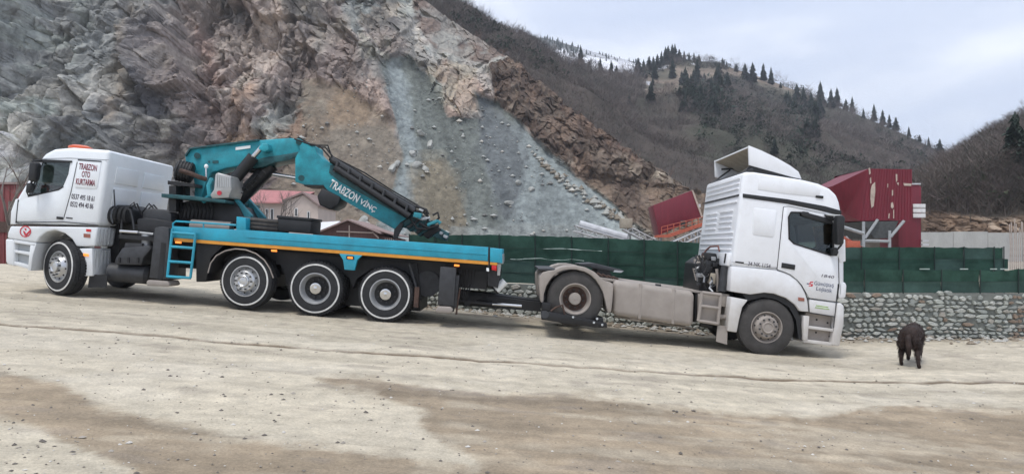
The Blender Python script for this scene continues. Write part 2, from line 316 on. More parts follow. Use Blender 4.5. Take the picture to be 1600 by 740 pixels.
# keep the crest where the slope begins to show sky or the hill behind it
D = (D-np.exp(-(e3/.05)**2)*.35*rough*cliff*(1-sstep(480, 600, u))-3.4*rough*tame+bulge+gul+small)*fade
for _ in range(1):                                                    # round the breaks a little
    D[1:-1] = (D[:-2]+5*D[1:-1]+D[2:])/7; D[:, 1:-1] = (D[:, :-2]+5*D[:, 1:-1]+D[:, 2:])/7
fine = (1-np.abs(fbm(a*.55+b*.25, b*.5, 39, 4)*2-1)-.6)
D = D+(rough+.35*edge)*fade*(f3*.75+f4*.3+fine*.5-np.exp(-(e2/.03)**2)*.6*cliff*(1-sstep(480, 600, u))-.5)
P[..., 1] -= D*.92; P[..., 2] += D*.18*fade
C = np.zeros(P.shape)+np.array([.235, .24, .235])
C = mixc(C, (.30, .325, .315), sstep(.45, .7, fbm(a*.05+3, b*.07, 51))*sstep(300, 0, u)); C = mixc(C, (.33, .355, .345), sstep(.5, .8, r2)*sstep(420, 60, u)*.7)
C = mixc(C, (.20, .155, .150), sstep(.46, .62, fbm(a*.045, b*.05, 52))*sstep(150, 300, u)*(1-sstep(520, 600, u))*.8)
C = mixc(C, (.105, .105, .112), sstep(.50, .62, fbm(a*.13+b*.04, b*.05, 53, 5))*.8*cliff)
C = mixc(C, (.42, .39, .34), sstep(.55, .66, fbm(a*.15-b*.12, b*.05, 54, 5))*.85*cliff)
C = mixc(C, (.33, .235, .185), sstep(.60, .72, fbm(a*.1+40, b*.08, 55, 4))*sstep(220, 340, u)*.75)
C = mixc(C, (.23, .285, .29), sstep(.60, .72, fbm(a*.09+70, b*.1, 56, 4))*.7)
big = fbm(a*.045+b*.012, b*.03, 401, 4); C = mixc(C, np.array([.11, .108, .112]), sstep(.54, .62, big)*.55*cliff); C = mixc(C, np.array([.40, .43, .40]), sstep(.54, .42, big)*sstep(420, 120, u)*.75*sstep(.4, .5, fbm(a*.2, b*.3, 402, 4)))
mid = fbm(a*.16, b*.09, 403, 5); C = C*(.62+1.0*mid)[..., None]; C = mixc(C, np.array([.36, .275, .25]), sstep(.56, .66, fbm(a*.09+b*.05, b*.06, 404, 5))*.32*cliff*sstep(120, 260, u))
C = C*(.80+.26*r3[..., None]+.34*r2[..., None])*1.24; C = C*.75+C.mean(-1, keepdims=True)*.25
def vein(pts, wd, col, st, seed):
    global C
    pu, pv = zip(*pts); o_ = np.argsort(pv); cu = np.interp(v, np.array(pv)[o_], np.array(pu)[o_])+(fbm(a*.15, b*.15, seed)-.5)*30
    m_ = np.exp(-((u-cu)/wd)**2)*sstep(min(pv)-15, min(pv)+5, v)*(1-sstep(max(pv)-5, max(pv)+15, v))*cliff*(.45+.55*sstep(.4, .55, fbm(a*.3, b*.2, seed+1))); C = mixc(C, np.array(col), np.clip(m_*st, 0, 1))
vein([(215,-60),(208,0),(206,90),(196,150),(184,200)], 9, (.34, .295, .255), .95, 301); vein([(262,-60),(275,10),(300,60),(318,110),(345,135)], 14, (.37, .285, .265), .9, 303); vein([(120,0),(150,60),(140,120)], 12, (.36, .38, .36), .7, 305)
vein([(240,30),(236,100),(245,190)], 26, (.13, .13, .145), .9, 307); vein([(470,-60),(465,40),(450,110)], 16, (.10, .098, .10), .9, 309); vein([(48,0),(45,60),(60,100)], 16, (.13, .135, .14), .7, 311); vein([(150,200),(110,260),(90,330)], 24, (.11, .108, .11), .7, 313); vein([(395,120),(385,180),(400,240)], 13, (.42, .31, .245), .8, 315); vein([(500,-60),(495,30),(500,90)], 12, (.31, .30, .285), .9, 317); vein([(330,150),(345,200),(330,260)], 30, (.21, .155, .155), .7, 319)
for pl_, cl_, sd_ in (([(-60,150),(40,150),(110,175),(90,200),(-60,205)], (.43, .47, .45), 321), ([(200,180),(290,185),(270,215),(200,225)], (.38, .37, .345), 322), ([(540,0),(590,0),(600,60),(550,70)], (.26, .30, .31), 323), ([(560,60),(620,75),(610,110),(570,95)], (.33, .34, .31), 324), ([(345,210),(420,215),(440,260),(360,262)], (.34, .255, .19), 325), ([(430,170),(500,150),(520,210),(440,250)], (.25, .17, .125), 326), ([(0,30),(70,10),(110,70),(20,110)], (.36, .385, .37), 327)):
    C = mixc(C, np.array(cl_), soft(u, v, pl_, 16, 26, 5, sd_)*.75*sstep(.35, .55, fbm(a*.4, b*.4, sd_)))
C = mixc(C, np.array([.205, .185, .155]), loam*.85); C = mixc(C, np.array([.27, .215, .16]), loam*sstep(.5, .65, fbm(a*.12, b*.08, 57))*.7)
tg = np.zeros(P.shape)+np.array([.175, .185, .175])
tg = mixc(tg, (.30, .325, .335), soft(u, v, [(598,108),(628,104),(648,200),(660,300),(690,420),(570,420),(632,250)], 22, 26, 9, 21))
tg = mixc(tg, (.33, .36, .375), soft(u, v, [(806,180),(915,285),(1022,380),(1040,420),(775,420),(790,330),(760,255)], 30, 30, 9, 22)*.75)
tg = mixc(tg, (.155, .165, .175), soft(u, v, [(745,150),(768,158),(800,195),(826,245),(815,300),(790,345),(770,300),(750,230)], 24, 26, 9, 23))
tg = mixc(tg, (.255, .21, .155), soft(u, v, [(640,255),(690,245),(722,300),(742,420),(640,420)], 30, 30, 9, 24)*.85)
tg = mixc(tg, (.33, .34, .335), soft(u, v, [(700,350),(985,355),(1030,420),(690,420)], 12, 25, 4, 25)*.6)
tg *= (.52+.76*fbm((a+b*.35)*.30, b*.045, 58, 5))[..., None]
C = mixc(C, 0, talus)+tg*talus[..., None]
eg = np.zeros(P.shape)+np.array([.185, .145, .118])
eg = mixc(eg, (.42, .375, .31), sstep(.5, .75, r3)*sstep(.45, .6, fbm(a*.13, b*.13, 59, 4))*.95); eg = mixc(eg, (.115, .078, .062), sstep(.48, .60, fbm(a*.2+b*.1, b*.12, 62, 5))*.85); eg = mixc(eg, (.25, .17, .125), sstep(.55, .65, fbm(a*.25, b*.2, 64, 4))*.6)
eg *= (.62+.34*r3)[..., None]; eg = eg*.78+eg.mean(-1, keepdims=True)*.22; C = C*(1-edge[..., None])+eg*edge[..., None]
C = mixc(C, np.array([.225, .18, .14]), lowe*edge*.5*sstep(.35, .6, fbm(a*.2, b*.2, 65, 4)))
C = mixc(C, np.array([.40, .375, .32])*1.0, outc*.75*(.4+.6*sstep(.35, .6, r3))); C = mixc(C, np.array([.15, .105, .09]), soilr*.8*(.5+.5*sstep(.4, .55, fbm(a*.3, b*.3, 66, 4))))
C *= (.78+.44*fbm(a*.7, b*.7, 63, 5))[..., None]*((np.array([1.07, 1.0, .92])*sstep(150, 420, u)[..., None]+np.array([1.0, 1.01, .98])*(1-sstep(150, 420, u))[..., None])*(1-talus[..., None])+np.array([.97, 1.01, .985])*talus[..., None]); C[..., :] = np.clip(C, .02, .62)
mat('rock_mat', (.66, .66, .66), rough=.9, col2=(1.28, 1.27, 1.25), scale=.9, bump=1.0, bscale=1.1, spec=.25, attr=True, detail=12)
q = np_mesh('quarry_cliff', P.reshape(-1, 3), grid_faces(*P.shape[:2]), 'rock_mat', cols=C.reshape(-1, 3), smooth=False); q['kind'] = 'structure'
QP = P; QU, QV = uv(P)
# ---------------------------------------------------------------- hills
mat('hill_mat', (.8, .8, .8), rough=.95, col2=(1.2, 1.2, 1.2), scale=.12, bump=.6, bscale=.5, spec=.15, attr=True, detail=12)
HC = [(540,40,142,590,-70,190),(690,96,152,690,8,200),(760,128,151,760,44,225),(810,145,149,820,68,250),(860,178,145,880,100,270),(930,235,139,960,120,310),(1000,290,131,1010,112,360),(1080,332,124,1060,92,400),
      (1180,362,118,1120,98,410),(1260,382,115,1190,122,400),(1340,388,112,1260,148,390),(1420,388,110,1340,179,370),(1500,388,108,1420,213,345),(1580,388,105,1500,250,320),(1680,388,100,1600,300,300)]
P = ruled(HC, 330, 200, lambda t, s: t**.9, back=(70, 30)); U, V = uv(P); a = P[..., 0]; b = P[..., 1]
fd = np.ones_like(a); fd[-2:] = 0
P[..., 2] += ((fbm(a*.012, b*.012, 71, 4)-.5)*26+(fbm(a*.06, b*.06, 72, 4)-.5)*6)*np.minimum(1, np.minimum(np.linspace(0, 6, len(P))[:, None], np.linspace(7, .0, len(P))[:, None]))
U, V = uv(P)
C = np.zeros(P.shape)+np.array([.075, .063, .054])
C = mixc(C, (.215, .175, .14), soft(U, V, [(1000,120),(1060,95),(1180,112),(1260,150),(1240,160),(1150,120),(1060,150),(1010,150)], 8, 25, 4, 81)); C = mixc(C, (.07, .075, .055), sstep(.5, .65, fbm(a*.03, b*.03, 74))*.7)
C = mixc(C, (.55, .56, .60), soft(U, V, [(1028,104),(1046,101),(1042,107),(1030,109)], 3, 10, 3, 82)+soft(U, V, [(1078,98),(1086,98),(1084,102)], 2, 8, 3, 83)+soft(U, V, [(1005,128),(1018,128),(1014,133)], 2, 8, 3, 84))
C *= (.7+.6*fbm(a*.2, b*.2, 75))[..., None]
h = np_mesh('hillside', P.reshape(-1, 3), grid_faces(*P.shape[:2]), 'hill_mat', cols=C.reshape(-1, 3)); h['kind'] = 'structure'; HP = P; HU, HV = U, V
MC = [(560,210,430,600,-60,640),(640,210,430,660,-24,650),(690,210,430,700,2,680),(770,210,430,780,48,700),(850,210,430,860,62,720),(920,210,430,930,82,740),(990,210,430,1000,99,760),(1070,210,430,1080,118,760),(1150,210,430,1160,138,760),(1300,230,430,1300,180,740)]
P = ruled(MC, 200, 140, lambda t, s: t, back=(120, 60)); a = P[..., 0]; b = P[..., 1]; P[..., 2] += (fbm(a*.02, b*.02, 76, 5)-.5)*10*np.minimum(1, np.linspace(8, 0, len(P)))[:, None]; U, V = uv(P)
C = np.zeros(P.shape)+np.array([.10, .105, .10]); sn = soft(U, V, [(862,80),(880,76),(905,84),(1010,102),(1020,140),(960,120),(900,108)], 5, 14, 5, 85); C = mixc(C, (.72, .73, .77), sn*sstep(.30, .42, fbm(a*.10, b*.05, 77, 4)))
C = mixc(C, (.60, .61, .66), soft(U, V, [(905,72),(985,95),(985,101),(905,82)], 3, 10, 4, 86)*.7)
m_ = np_mesh('far_mountain', P.reshape(-1, 3), grid_faces(*P.shape[:2]), 'hill_mat', cols=C.reshape(-1, 3)); m_['kind'] = 'structure'; MP = P; MU, MV = U, V
RC = [(1330,392,82,1370,345,100),(1385,392,78,1425,296,112),(1440,392,72,1478,256,120),(1500,392,70,1522,232,125),(1560,392,68,1560,208,126),(1620,392,66,1610,184,126),(1720,392,62,1700,130,125),(1900,392,56,1880,60,120)]
P = ruled(RC, 420, 260, lambda t, s: np.where(t < .36, t*.2, .072+(t-.36)*1.45), back=(60, 20)); U, V = uv(P); a = P[..., 0]; b = P[..., 2]
cut = sstep(330, 343, V+(fbm(a*.2, b*.2, 78)-.5)*30)*sstep(1435, 1450, U); f2, e2, r2 = facet((a+b*.4)/1.9, b/1.4, 6, 1.4); f3, e3, r3 = facet(a/.7, (b+a*.3)/.55, 7, 1.5); f5, e5, r5 = facet((a-b*.3)/.32, b/.26, 9, 1.5)
P[..., 1] -= cut*(f2*.35+f3*.35+f5*.2+(fbm(a*.5, b*.5, 178, 5)-.5)*2)+(fbm(a*.1, b*.1, 79)-.5)*4*np.minimum(1, np.linspace(6, 0, len(P)))[:, None]
C = np.zeros(P.shape)+np.array([.075, .064, .053]); C = mixc(C, (.22, .155, .11), cut); C = mixc(C, (.38, .30, .23), cut*sstep(.55, .8, r3)*(.25+.65*sstep(1500, 1540, U))); C = mixc(C, (.12, .085, .065), cut*sstep(.48, .58, fbm(a*.3, b*.45, 80, 5))*.85)
C *= (.6+.55*r3+.3*fbm(a*1.2, b*1.2, 179))[..., None]
r_ = np_mesh('wooded_hill', P.reshape(-1, 3), grid_faces(*P.shape[:2]), 'hill_mat', cols=C.reshape(-1, 3), smooth=False); r_['kind'] = 'structure'; RP = P; RU, RV = uv(P)
def on(SP, SU, SV, u, v):
    k = np.argmin((SU-u)**2+(SV-v)**2); return Vector(SP.reshape(-1, 3)[k])
# ---------------------------------------------------------------- woods, brush, trees
mat('twig_mat', (.8, .8, .8), rough=.9, col2=(1.2, 1.2, 1.2), scale=.4, spec=.1, attr=True)
def slivers(base, tip, wd, col):
    n = len(base); d = tip-base; r = rng.normal(size=(n, 3)); s = np.cross(d, r); s /= np.linalg.norm(s, axis=1)[:, None]+1e-9
    V = np.stack([base-s*wd[:, None], base+s*wd[:, None], tip], 1).reshape(-1, 3); return V, np.repeat(col, 3, 0)
def brush(name, pos, hs, cols, k, label, wood=1.0):
    n = len(pos); pos = np.repeat(pos, k, 0); H = np.repeat(hs, k); c = np.repeat(cols, k, 0)*(.7+.6*rng.random((n*k, 1)))
    th = rng.random(n*k)*6.283; t0 = rng.random(n*k)**.7*.75; rad = np.sqrt(rng.random(n*k))*.30*np.sin(np.clip(t0+.15, 0, 1)*2.6)
    b = pos+np.stack([np.cos(th)*rad*H, np.sin(th)*rad*H, t0*H], 1); L = H*(.18+.30*rng.random(n*k))
    ph = th+rng.normal(size=n*k)*.7; upz = .25+.9*rng.random(n*k); d = np.stack([np.cos(ph)*.7, np.sin(ph)*.7, upz], 1); d /= np.linalg.norm(d, axis=1)[:, None]
    V, cc = slivers(b, b+d*L[:, None], H*.012*wood*(.6+.9*rng.random(n*k)), c)
    tr = np.arange(0, n*k, k); tb = pos[tr]; th_ = H[tr]; V2, c2 = slivers(tb-[0, 0, .3], tb+np.c_[rng.normal(size=(n, 2))*.06*th_[:, None], th_*.8], th_*.018, cols*.9)
    V = np.concatenate([V, V2]); cc = np.concatenate([cc, c2])
    o = np_mesh(name, V, np.arange(len(V)).reshape(-1, 3), 'twig_mat', cols=cc, smooth=False); tag(o, label, 'brushwood', kind='stuff'); return o
def leafy(name, pos, hs, cols, k, label):
    n = len(pos); p = np.repeat(pos, k, 0); H = np.repeat(hs, k); q = rng.normal(size=(n*k, 3)); q /= np.linalg.norm(q, axis=1)[:, None]; q *= rng.random((n*k, 1))**.4
    c = p+q*np.stack([H*.55, H*.55, H*.5], 1)+np.c_[np.zeros((n*k, 2)), H*.45]; s = (H*.10)[:, None]
    V = np.stack([c+rng.normal(size=(n*k, 3))*s for _ in range(3)], 1).reshape(-1, 3); cc = np.repeat(np.repeat(cols, k, 0)*(.6+.8*rng.random((n*k, 1))), 3, 0)
    o = np_mesh(name, V, np.arange(len(V)).reshape(-1, 3), 'twig_mat', cols=cc, smooth=False); tag(o, label, 'shrubs', kind='stuff'); return o
def scatter(P, U, V, n, keep):
    i = rng.integers(1, P.shape[0]-2, n); j = rng.integers(1, P.shape[1]-2, n); f, g_ = rng.random((2, n)); 
    Q = (P[i, j]*(1-f)[:, None]+P[i+1, j]*f[:, None])*(1-g_)[:, None]+(P[i, j+1]*(1-f)[:, None]+P[i+1, j+1]*f[:, None])*g_[:, None]
    u, v = uv(Q); m = keep(u, v, Q); return Q[m]
meadow = [(1010,150),(1000,128),(1060,104),(1180,116),(1270,155),(1230,152),(1140,118),(1090,132),(1060,150)]
def kh(u, v, Q): return (u > 640) & (u < 1640) & ~(inpoly(u, v, meadow) & (rng.random(len(u)) < .93))
Q = scatter(HP, HU, HV, 15000, kh); n = len(Q); pn = fbm(Q[:, 0]*.03, Q[:, 1]*.03, 90); pal = np.array([[.20, .165, .145], [.16, .135, .118], [.185, .15, .145], [.13, .125, .11]])
cols = pal[rng.integers(0, 4, n)]*(.28+.75*pn)[:, None]
brush('leafless_brush', Q, (1.3+2.3*rng.random(n))*(.7+Q[:, 1]/500), cols, 20, 'leafless grey brown brush covering the hillside behind the quarry')
Q = scatter(HP, HU, HV, 2300, lambda u, v, Q: (u > 700) & (u < 1640) & ~inpoly(u, v, meadow) & (fbm(Q[:, 0]*.03+7, Q[:, 1]*.03, 97) > .44)); n = len(Q)
brush('bare_wood', Q, (3.2+3.4*rng.random(n))*(.7+Q[:, 1]/700), np.array([[.20, .17, .155]])*(.45+.8*rng.random((n, 1))), 60, 'leafless grey wood standing in drifts on the hillside behind the quarry', wood=.45)
Q = scatter(HP, HU, HV, 5200, lambda u, v, Q: (u > 700) & ~inpoly(u, v, meadow) & (fbm(Q[:, 0]*.025, Q[:, 1]*.025, 95) > .52)); n = len(Q)
leafy('evergreen_shrubs', Q, 1.4+2.8*rng.random(n), np.array([[.030, .042, .030]])*(.6+.9*rng.random((n, 1))), 26, 'dark evergreen shrubs in patches among the leafless brush on the hillside')
Q = scatter(RP, RU, RV, 5200, lambda u, v, Q: (v < 334+rng.normal(size=len(u))*9) & (u < 1800)); n = len(Q); pn = fbm(Q[:, 0]*.06, Q[:, 2]*.08, 92)
cols = pal[rng.integers(0, 4, n)]*(.4+.7*pn)[:, None]
brush('hill_brush', Q, 1.2+2.4*rng.random(n), cols, 36, 'leafless brush on the wooded hill above the concrete wall', wood=.5)
stands = ([(1060,140),(1095,128),(1150,122),(1152,150),(1140,182),(1085,182)], [(1228,168),(1270,166),(1284,190),(1270,216),(1230,216)], [(995,100),(1095,92),(1060,112),(1000,124)])
Q = np.concatenate([scatter(HP, HU, HV, nn_, lambda u, v, Q, pl=pl: inpoly(u, v, pl)) for pl, nn_ in zip(stands, (2600, 2600, 1500))]); n = len(Q)
leafy('stand_undergrowth', Q, 2.6+3.4*rng.random(n), np.array([[.034, .050, .040]])*(.6+.9*rng.random((n, 1))), 24, 'dark evergreen undergrowth between the conifers of the hillside stands')
Q = scatter(RP, RU, RV, 420, lambda u, v, Q: (v < 325) & (u < 1800) & (fbm(Q[:, 0]*.06, Q[:, 2]*.08, 96) > .5)); n = len(Q)
leafy('hill_shrubs', Q, .8+1.6*rng.random(n), np.array([[.04, .05, .03]])*(.6+.9*rng.random((n, 1))), 40, 'dark evergreen shrubs on the wooded hill above the concrete wall')
Q = scatter(QP, QU, QV, 900, lambda u, v, Q: (inpoly(u, v, [(640,-10),(735,52),(800,96),(770,104),(700,80),(650,20)]) | inpoly(u, v, [(835,128),(905,188),(1000,250),(1080,296),(1060,296),(985,262),(890,195)]))); n = len(Q)
brush('crest_brush', Q, 1.0+1.8*rng.random(n), pal[rng.integers(0, 4, n)]*[1.15, .9, .8], 18, 'low reddish brown brush along the crest of the quarry')
Q = scatter(QP, QU, QV, 420, lambda u, v, Q: inpoly(u, v, [(930,300),(985,300),(1040,330),(1050,345),(985,330),(950,318)]) & (rng.random(len(u)) < .8)); n = len(Q)
brush('bank_brush', Q, .7+1.2*rng.random(n), pal[rng.integers(0, 4, n)]*.8, 18, 'dark dry brush in the hollow of the brown quarry bank')
# far wood on the snowy mountain: one mass of tiny conifers
def cone_wood(name, pos, hs, label):
    n = len(pos); k = 9; th = np.linspace(0, 2*math.pi, k, endpoint=False); V = []; C = []
    for lv, (z0, z1, r) in enumerate(((.0, .55, .22), (.3, .8, .17), (.55, 1.0, .12))):
        A = pos+np.c_[np.zeros((n, 2)), hs*z1]
        for i in range(k):
            b0 = pos+np.stack([np.cos(th[i])*hs*r, np.sin(th[i])*hs*r, hs*(z0+.05*rng.random(n))], 1); b1 = pos+np.stack([np.cos(th[(i+1) % k])*hs*r, np.sin(th[(i+1) % k])*hs*r, hs*z0], 1)
            V.append(np.stack([A, b0, b1], 1).reshape(-1, 3)); C.append(np.repeat(np.array([[.028, .04, .036]])*(.7+.6*rng.random((n, 1))), 3, 0))
    V = np.concatenate(V); o = np_mesh(name, V, np.arange(len(V)).reshape(-1, 3), 'twig_mat', cols=np.concatenate(C), smooth=False); tag(o, label, 'conifer wood', kind='stuff')
Q = scatter(MP, MU, MV, 6000, lambda u, v, Q: ((u < 905) & (v < 90)) | ((u > 890) & (rng.random(len(u)) < np.where(v < np.interp(u, [880, 1000], [80, 104]), .22, .035)))); cone_wood('far_conifer_wood', Q, 2.4+3.2*rng.random(len(Q)), 'far dark conifer wood on the snowy mountain ridge')
# single conifers
mat('conifer_mat', (.026, .042, .034), rough=.85, col2=(.045, .062, .045), scale=.8, spec=.2); mat('bark_mat', (.10, .08, .065), rough=.9, var=.3, bump=.4, bscale=12); mat('branch_mat', (.17, .15, .135), rough=.9, var=.25)
def conifer_mesh(seed, slim):
    r = np.random.default_rng(seed); V = []; n = 0
    for lv in range(17):
        t = lv/16; z = .10+.88*t; rad = slim*(1-t)**.7*(.65+.6*r.random())+.012; m = max(4, int(13*(1-t)+4))
        for i in range(m):
            th = 6.283*(i+r.random())/m; rr = rad*(.7+.5*r.random()); d = np.array([math.cos(th), math.sin(th), 0]); s = np.array([-d[1], d[0], 0]); c = np.array([0, 0, z+.02*r.random()])
            tip = c+d*rr+np.array([0, 0, -.05-.03*r.random()]); mid = c+d*rr*.55+np.array([0, 0, .015]); w_ = rr*.33+.01
            V += [c, mid+s*w_, tip, c, tip, mid-s*w_, c+np.array([0, 0, .05]), mid+s*w_*.6-np.array([0, 0, .03]), mid-s*w_*.6-np.array([0, 0, .03])]
    V = np.array(V); me = bpy.data.meshes.new('crown'); me.from_pydata(V.tolist(), [], np.arange(len(V)).reshape(-1, 3).tolist()); me.materials.append(MATS['conifer_mat']); return me
CM = [conifer_mesh(s, w_) for s, w_ in ((1, .20), (2, .25), (3, .30), (4, .22))]
TM = MB().cyl((0, 0, -.05), (0, 0, .9), .018, .004, 6).mesh('trunk'); TM.materials.append(MATS['bark_mat'])
def conifer(p, hgt, k, label, group):
    o = empty('conifer_tree', p, (0, 0, random.random()*6), label=label, cat='tree', group=group); o.scale = (hgt,)*3
    for nm, me in (('trunk', TM), ('crown', CM[k])): link_mesh(nm, me, None, o)
lst = [(997,106,18),(1004,108,15),(1012,106,17),(1019,104,15),(1026,104,16),(1033,100,17),(1037,96,20),(1043,94,20),(1049,93,20),(1055,93,19),(1062,94,13),(1069,94,11),(1076,95,10),(1084,95,10),(1092,97,9),
       (1022,124,22),(1051,123,24),(1090,124,24),(1008,123,12),(1020,134,11),(1050,146,13),(1017,160,24),(1122,122,18),(1165,124,19),(1177,128,23),(1193,126,20),(1206,132,20),(984,163,13),(1084,173,14),(1108,177,16),(1186,197,16),
       (1227,169,20),(1245,157,20),(1255,173,28),(1282,163,26),(1280,181,24),(1308,167,22),(1300,169,22),(1322,173,14),(1331,176,18),(1365,190,20),(1379,194,18),(1391,200,16),(1399,203,16),(1420,214,12),(1436,221,9),(1450,230,12),(1468,242,18),(1488,248,12),(1211,242,20),
       (826,82,16),(840,84,12),(907,106,26),(921,112,14),(938,114,18),(955,116,18),(964,118,13),(748,44,9),(812,66,8),(1128,102,9),(1136,106,8),(1150,112,10),(1350,185,12),(1220,138,8)]
lst += [(1061+88*random.random(), 130+52*random.random(), 13+10*random.random()) for _ in range(52)]
lst += [(1226+52*random.random(), 166+50*random.random(), 14+10*random.random()) for _ in range(28)]
def conifer_words(u_, v_, p):
    ridge = v_ < np.interp(u_, [690, 760, 820, 960, 1010, 1060, 1190, 1340, 1500], [8, 44, 68, 116, 108, 92, 122, 179, 250])+6
    if u_ < 820: return 'small dark conifer on the skyline above the quarry crest', 'conifers above the quarry crest'
    if u_ < 900: return 'dark conifer on the brown shoulder beside the snowfield', 'conifers on the brown shoulder'
    if u_ < 970: return 'dark conifer standing against the snowfield', 'conifers before the snowfield'
    if ridge: return ('dark conifer in the close clump crowning the hilltop', 'conifers of the hilltop clump') if u_ < 1100 else ('dark conifer in the spaced row along the falling skyline ridge', 'conifers along the falling ridge')
    if inpoly(np.array([u_]), np.array([v_]), [(1055,128),(1155,128),(1155,184),(1055,184)])[0] and u_ > 1058: return 'dark conifer in the dense stand below the brown meadow', 'conifers of the stand below the meadow'
    if 1220 < u_ < 1285: return 'dark conifer in the stand on the spur below the ridge', 'conifers of the stand on the spur'
    if v_ < 150: return 'single dark conifer on the pale brown meadow of the hill', 'conifers on the meadow'
    return 'lone dark conifer among leafless brush on the lower hillside', 'conifers among the brush'
for u_, v_, hp in lst:
    p = on(HP[:-1], HU[:-1], HV[:-1], u_, v_); lb, gr = conifer_words(u_, v_, p); conifer(p-Vector((0, 0, .3)), hp*p.y/F*1.42, random.randrange(4), lb, gr)
def bare_tree_mesh(seed, depth=4, spread=.55, n0=3):
    r = random.Random(seed); mb = MB()
    def grow(p, d, L, rad, lv):
        pts = [p]; q = p.copy(); dd = d.copy()
        for i in range(3):
            dd = (dd+Vector((r.uniform(-.18, .18), r.uniform(-.18, .18), r.uniform(-.02, .14)))).normalized(); q = q+dd*L/3; pts.append(q.copy())
        mb.tube(pts, rad, 4 if lv else 6, rad*.55)
        if lv < depth:
            for i in range(r.randint(n0, n0+1)):
                t = r.uniform(.35, 1); j = min(2, int(t*3)); s = pts[j].lerp(pts[j+1], t*3-j if t < 1 else 1)
                th = r.uniform(0, 6.283); nd = (dd+Vector((math.cos(th), math.sin(th), r.uniform(-.1, .4)))*spread*1.3).normalized(); grow(s, nd, L*r.uniform(.55, .8), rad*.5, lv+1)
    grow(Vector((0, 0, -.03)), Vector((0, 0, 1)), .38, .02, 0)
    return mb
def bare_tree(p, hgt, seed, label, group=None, rz=0, **k):
    if seed not in BT: me = bare_tree_mesh(seed, **k).mesh('crown', smooth=60); me.materials.append(MATS['branch_mat']); t = MB().tube([(0, 0, -.05), (0, 0, .1), (.004, 0, .2)], .024, 8, .02).mesh('trunk'); t.materials.append(MATS['bark_mat']); BT[seed] = (t, me)
    o = empty('bare_tree', p, (0, 0, rz), label=label, cat='tree', group=group); o.scale = (hgt,)*3
    for nm, me in zip(('trunk', 'crown'), BT[seed]): link_mesh(nm, me, None, o)
BT = {}
for i, (u_, v_, hp) in enumerate([(1478,262,24),(1492,254,26),(1505,246,28),(1518,238,28),(1530,232,30),(1544,224,34),(1556,216,32),(1570,212,34),(1584,204,38),(1598,196,40),(1512,262,26),(1538,256,30),(1566,250,34),(1590,246,36),(1500,285,26),(1528,290,28),(1456,290,24),(1470,305,24),(1555,290,32)]):
    p = on(RP[:-1], RU[:-1], RV[:-1], u_, v_); bare_tree(p, hp*p.y/F*1.35, 10+i % 4, 'leafless grey tree on the wooded hill above the concrete wall', 'leafless trees on the wooded hill', random.random()*6)
p = on(RP[:-1], RU[:-1], RV[:-1], 1586, 262); conifer(p, 6.0, 2, 'dark green conifer among leafless trees above the concrete wall', None)
p = on(RP[:-1], RU[:-1], RV[:-1], 1602, 268); conifer(p, 4.6, 2, 'smaller dark conifer behind the one above the concrete wall', None)
for u_, v_, hp in ((785,56,22),(688,8,16),(697,12,12)):
    p = on(HP[:-1], HU[:-1], HV[:-1], u_, v_); bare_tree(p, hp*p.y/F, 12, 'slender leafless tree alone on the skyline above the quarry', 'leafless trees on the skyline', random.random()*6)
for u_, v_, hp in ((1099,99,15),(1110,100,16),(1119,102,10)):
    p = on(HP[:-1], HU[:-1], HV[:-1], u_, v_); bare_tree(p, hp*p.y/F*1.1, 13, 'thin leafless tree beside the conifers on the hilltop', 'leafless trees on the hilltop', random.random()*6)
# ---------------------------------------------------------------- vehicle materials
DUST = lin(168, 152, 135)
mat('white_paint', (.80, .84, .87), rough=.32, var=.03, scale=2, coat=.35, dust=((.45, .43, .40), .1, 2.1, .35))
mat('white_dusty', (.80, .82, .85), rough=.33, var=.03, scale=2, coat=.35, dust=((.46, .42, .37), .55, 1.75, .75))
mat('dusty_grey', (.27, .24, .215), rough=.75, var=.14, scale=4, bump=.1, bscale=30, col2=(.335, .30, .27))
mat('turquoise', (.002, .32, .46), rough=.42, var=.22, scale=2.2, coat=.2, bump=.06, bscale=9, dust=((.13, .19, .20), -.5, 2.9, .28), grain=(55, .10))
mat('crane_teal', (.010, .33, .41), rough=.5, var=.3, scale=4, bump=.08, bscale=14, dust=((.04, .08, .09), 1.0, 4.6, .6), grain=(40, .14))
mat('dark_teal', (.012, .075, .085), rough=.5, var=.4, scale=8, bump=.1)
mat('black_steel', (.010, .0105, .012), rough=.5, var=.4, scale=7, bump=.08, bscale=25)
mat('black_plastic', (.014, .015, .017), rough=.55, var=.25, scale=9)
mat('dark_grey', (.034, .036, .040), rough=.55, var=.3, scale=8, bump=.08)
mat('grey_panel', (.42, .44, .45), rough=.5, var=.1, scale=6)
mat('silver_box', (.40, .40, .39), rough=.45, metal=.4, var=.15, scale=5)
mat('chrome', (.62, .62, .62), rough=.16, metal=1., var=.08)
mat('rim_silver', (.55, .56, .57), rough=.32, metal=.85, var=.15)
mat('rim_grey', (.34, .35, .36), rough=.5, metal=.3, var=.15)
mat('tyre', (.020, .021, .023), rough=.8, var=.3, scale=10, bump=.15, bscale=50)
mat('tyre_dusty', (.055, .052, .050), rough=.9, var=.25, scale=5, bump=.15, bscale=50)
mat('tread_dusty', (.085, .075, .066), rough=.95, var=.3, scale=8, bump=.2, bscale=50)
mat('tyre_white', (.62, .62, .60), rough=.8, var=.18, scale=9)
mat('orange_stripe', (.62, .27, .035), rough=.5, var=.12)
mat('amber_lamp', (.8, .20, .02), rough=.25); emis('amber_lamp', (1, .28, .05), .8)
mat('red_lamp', (.55, .015, .02), rough=.25); mat('red_dot', (.5, .03, .05), rough=.4)
mat('marker_brown', (.28, .10, .07), rough=.4)
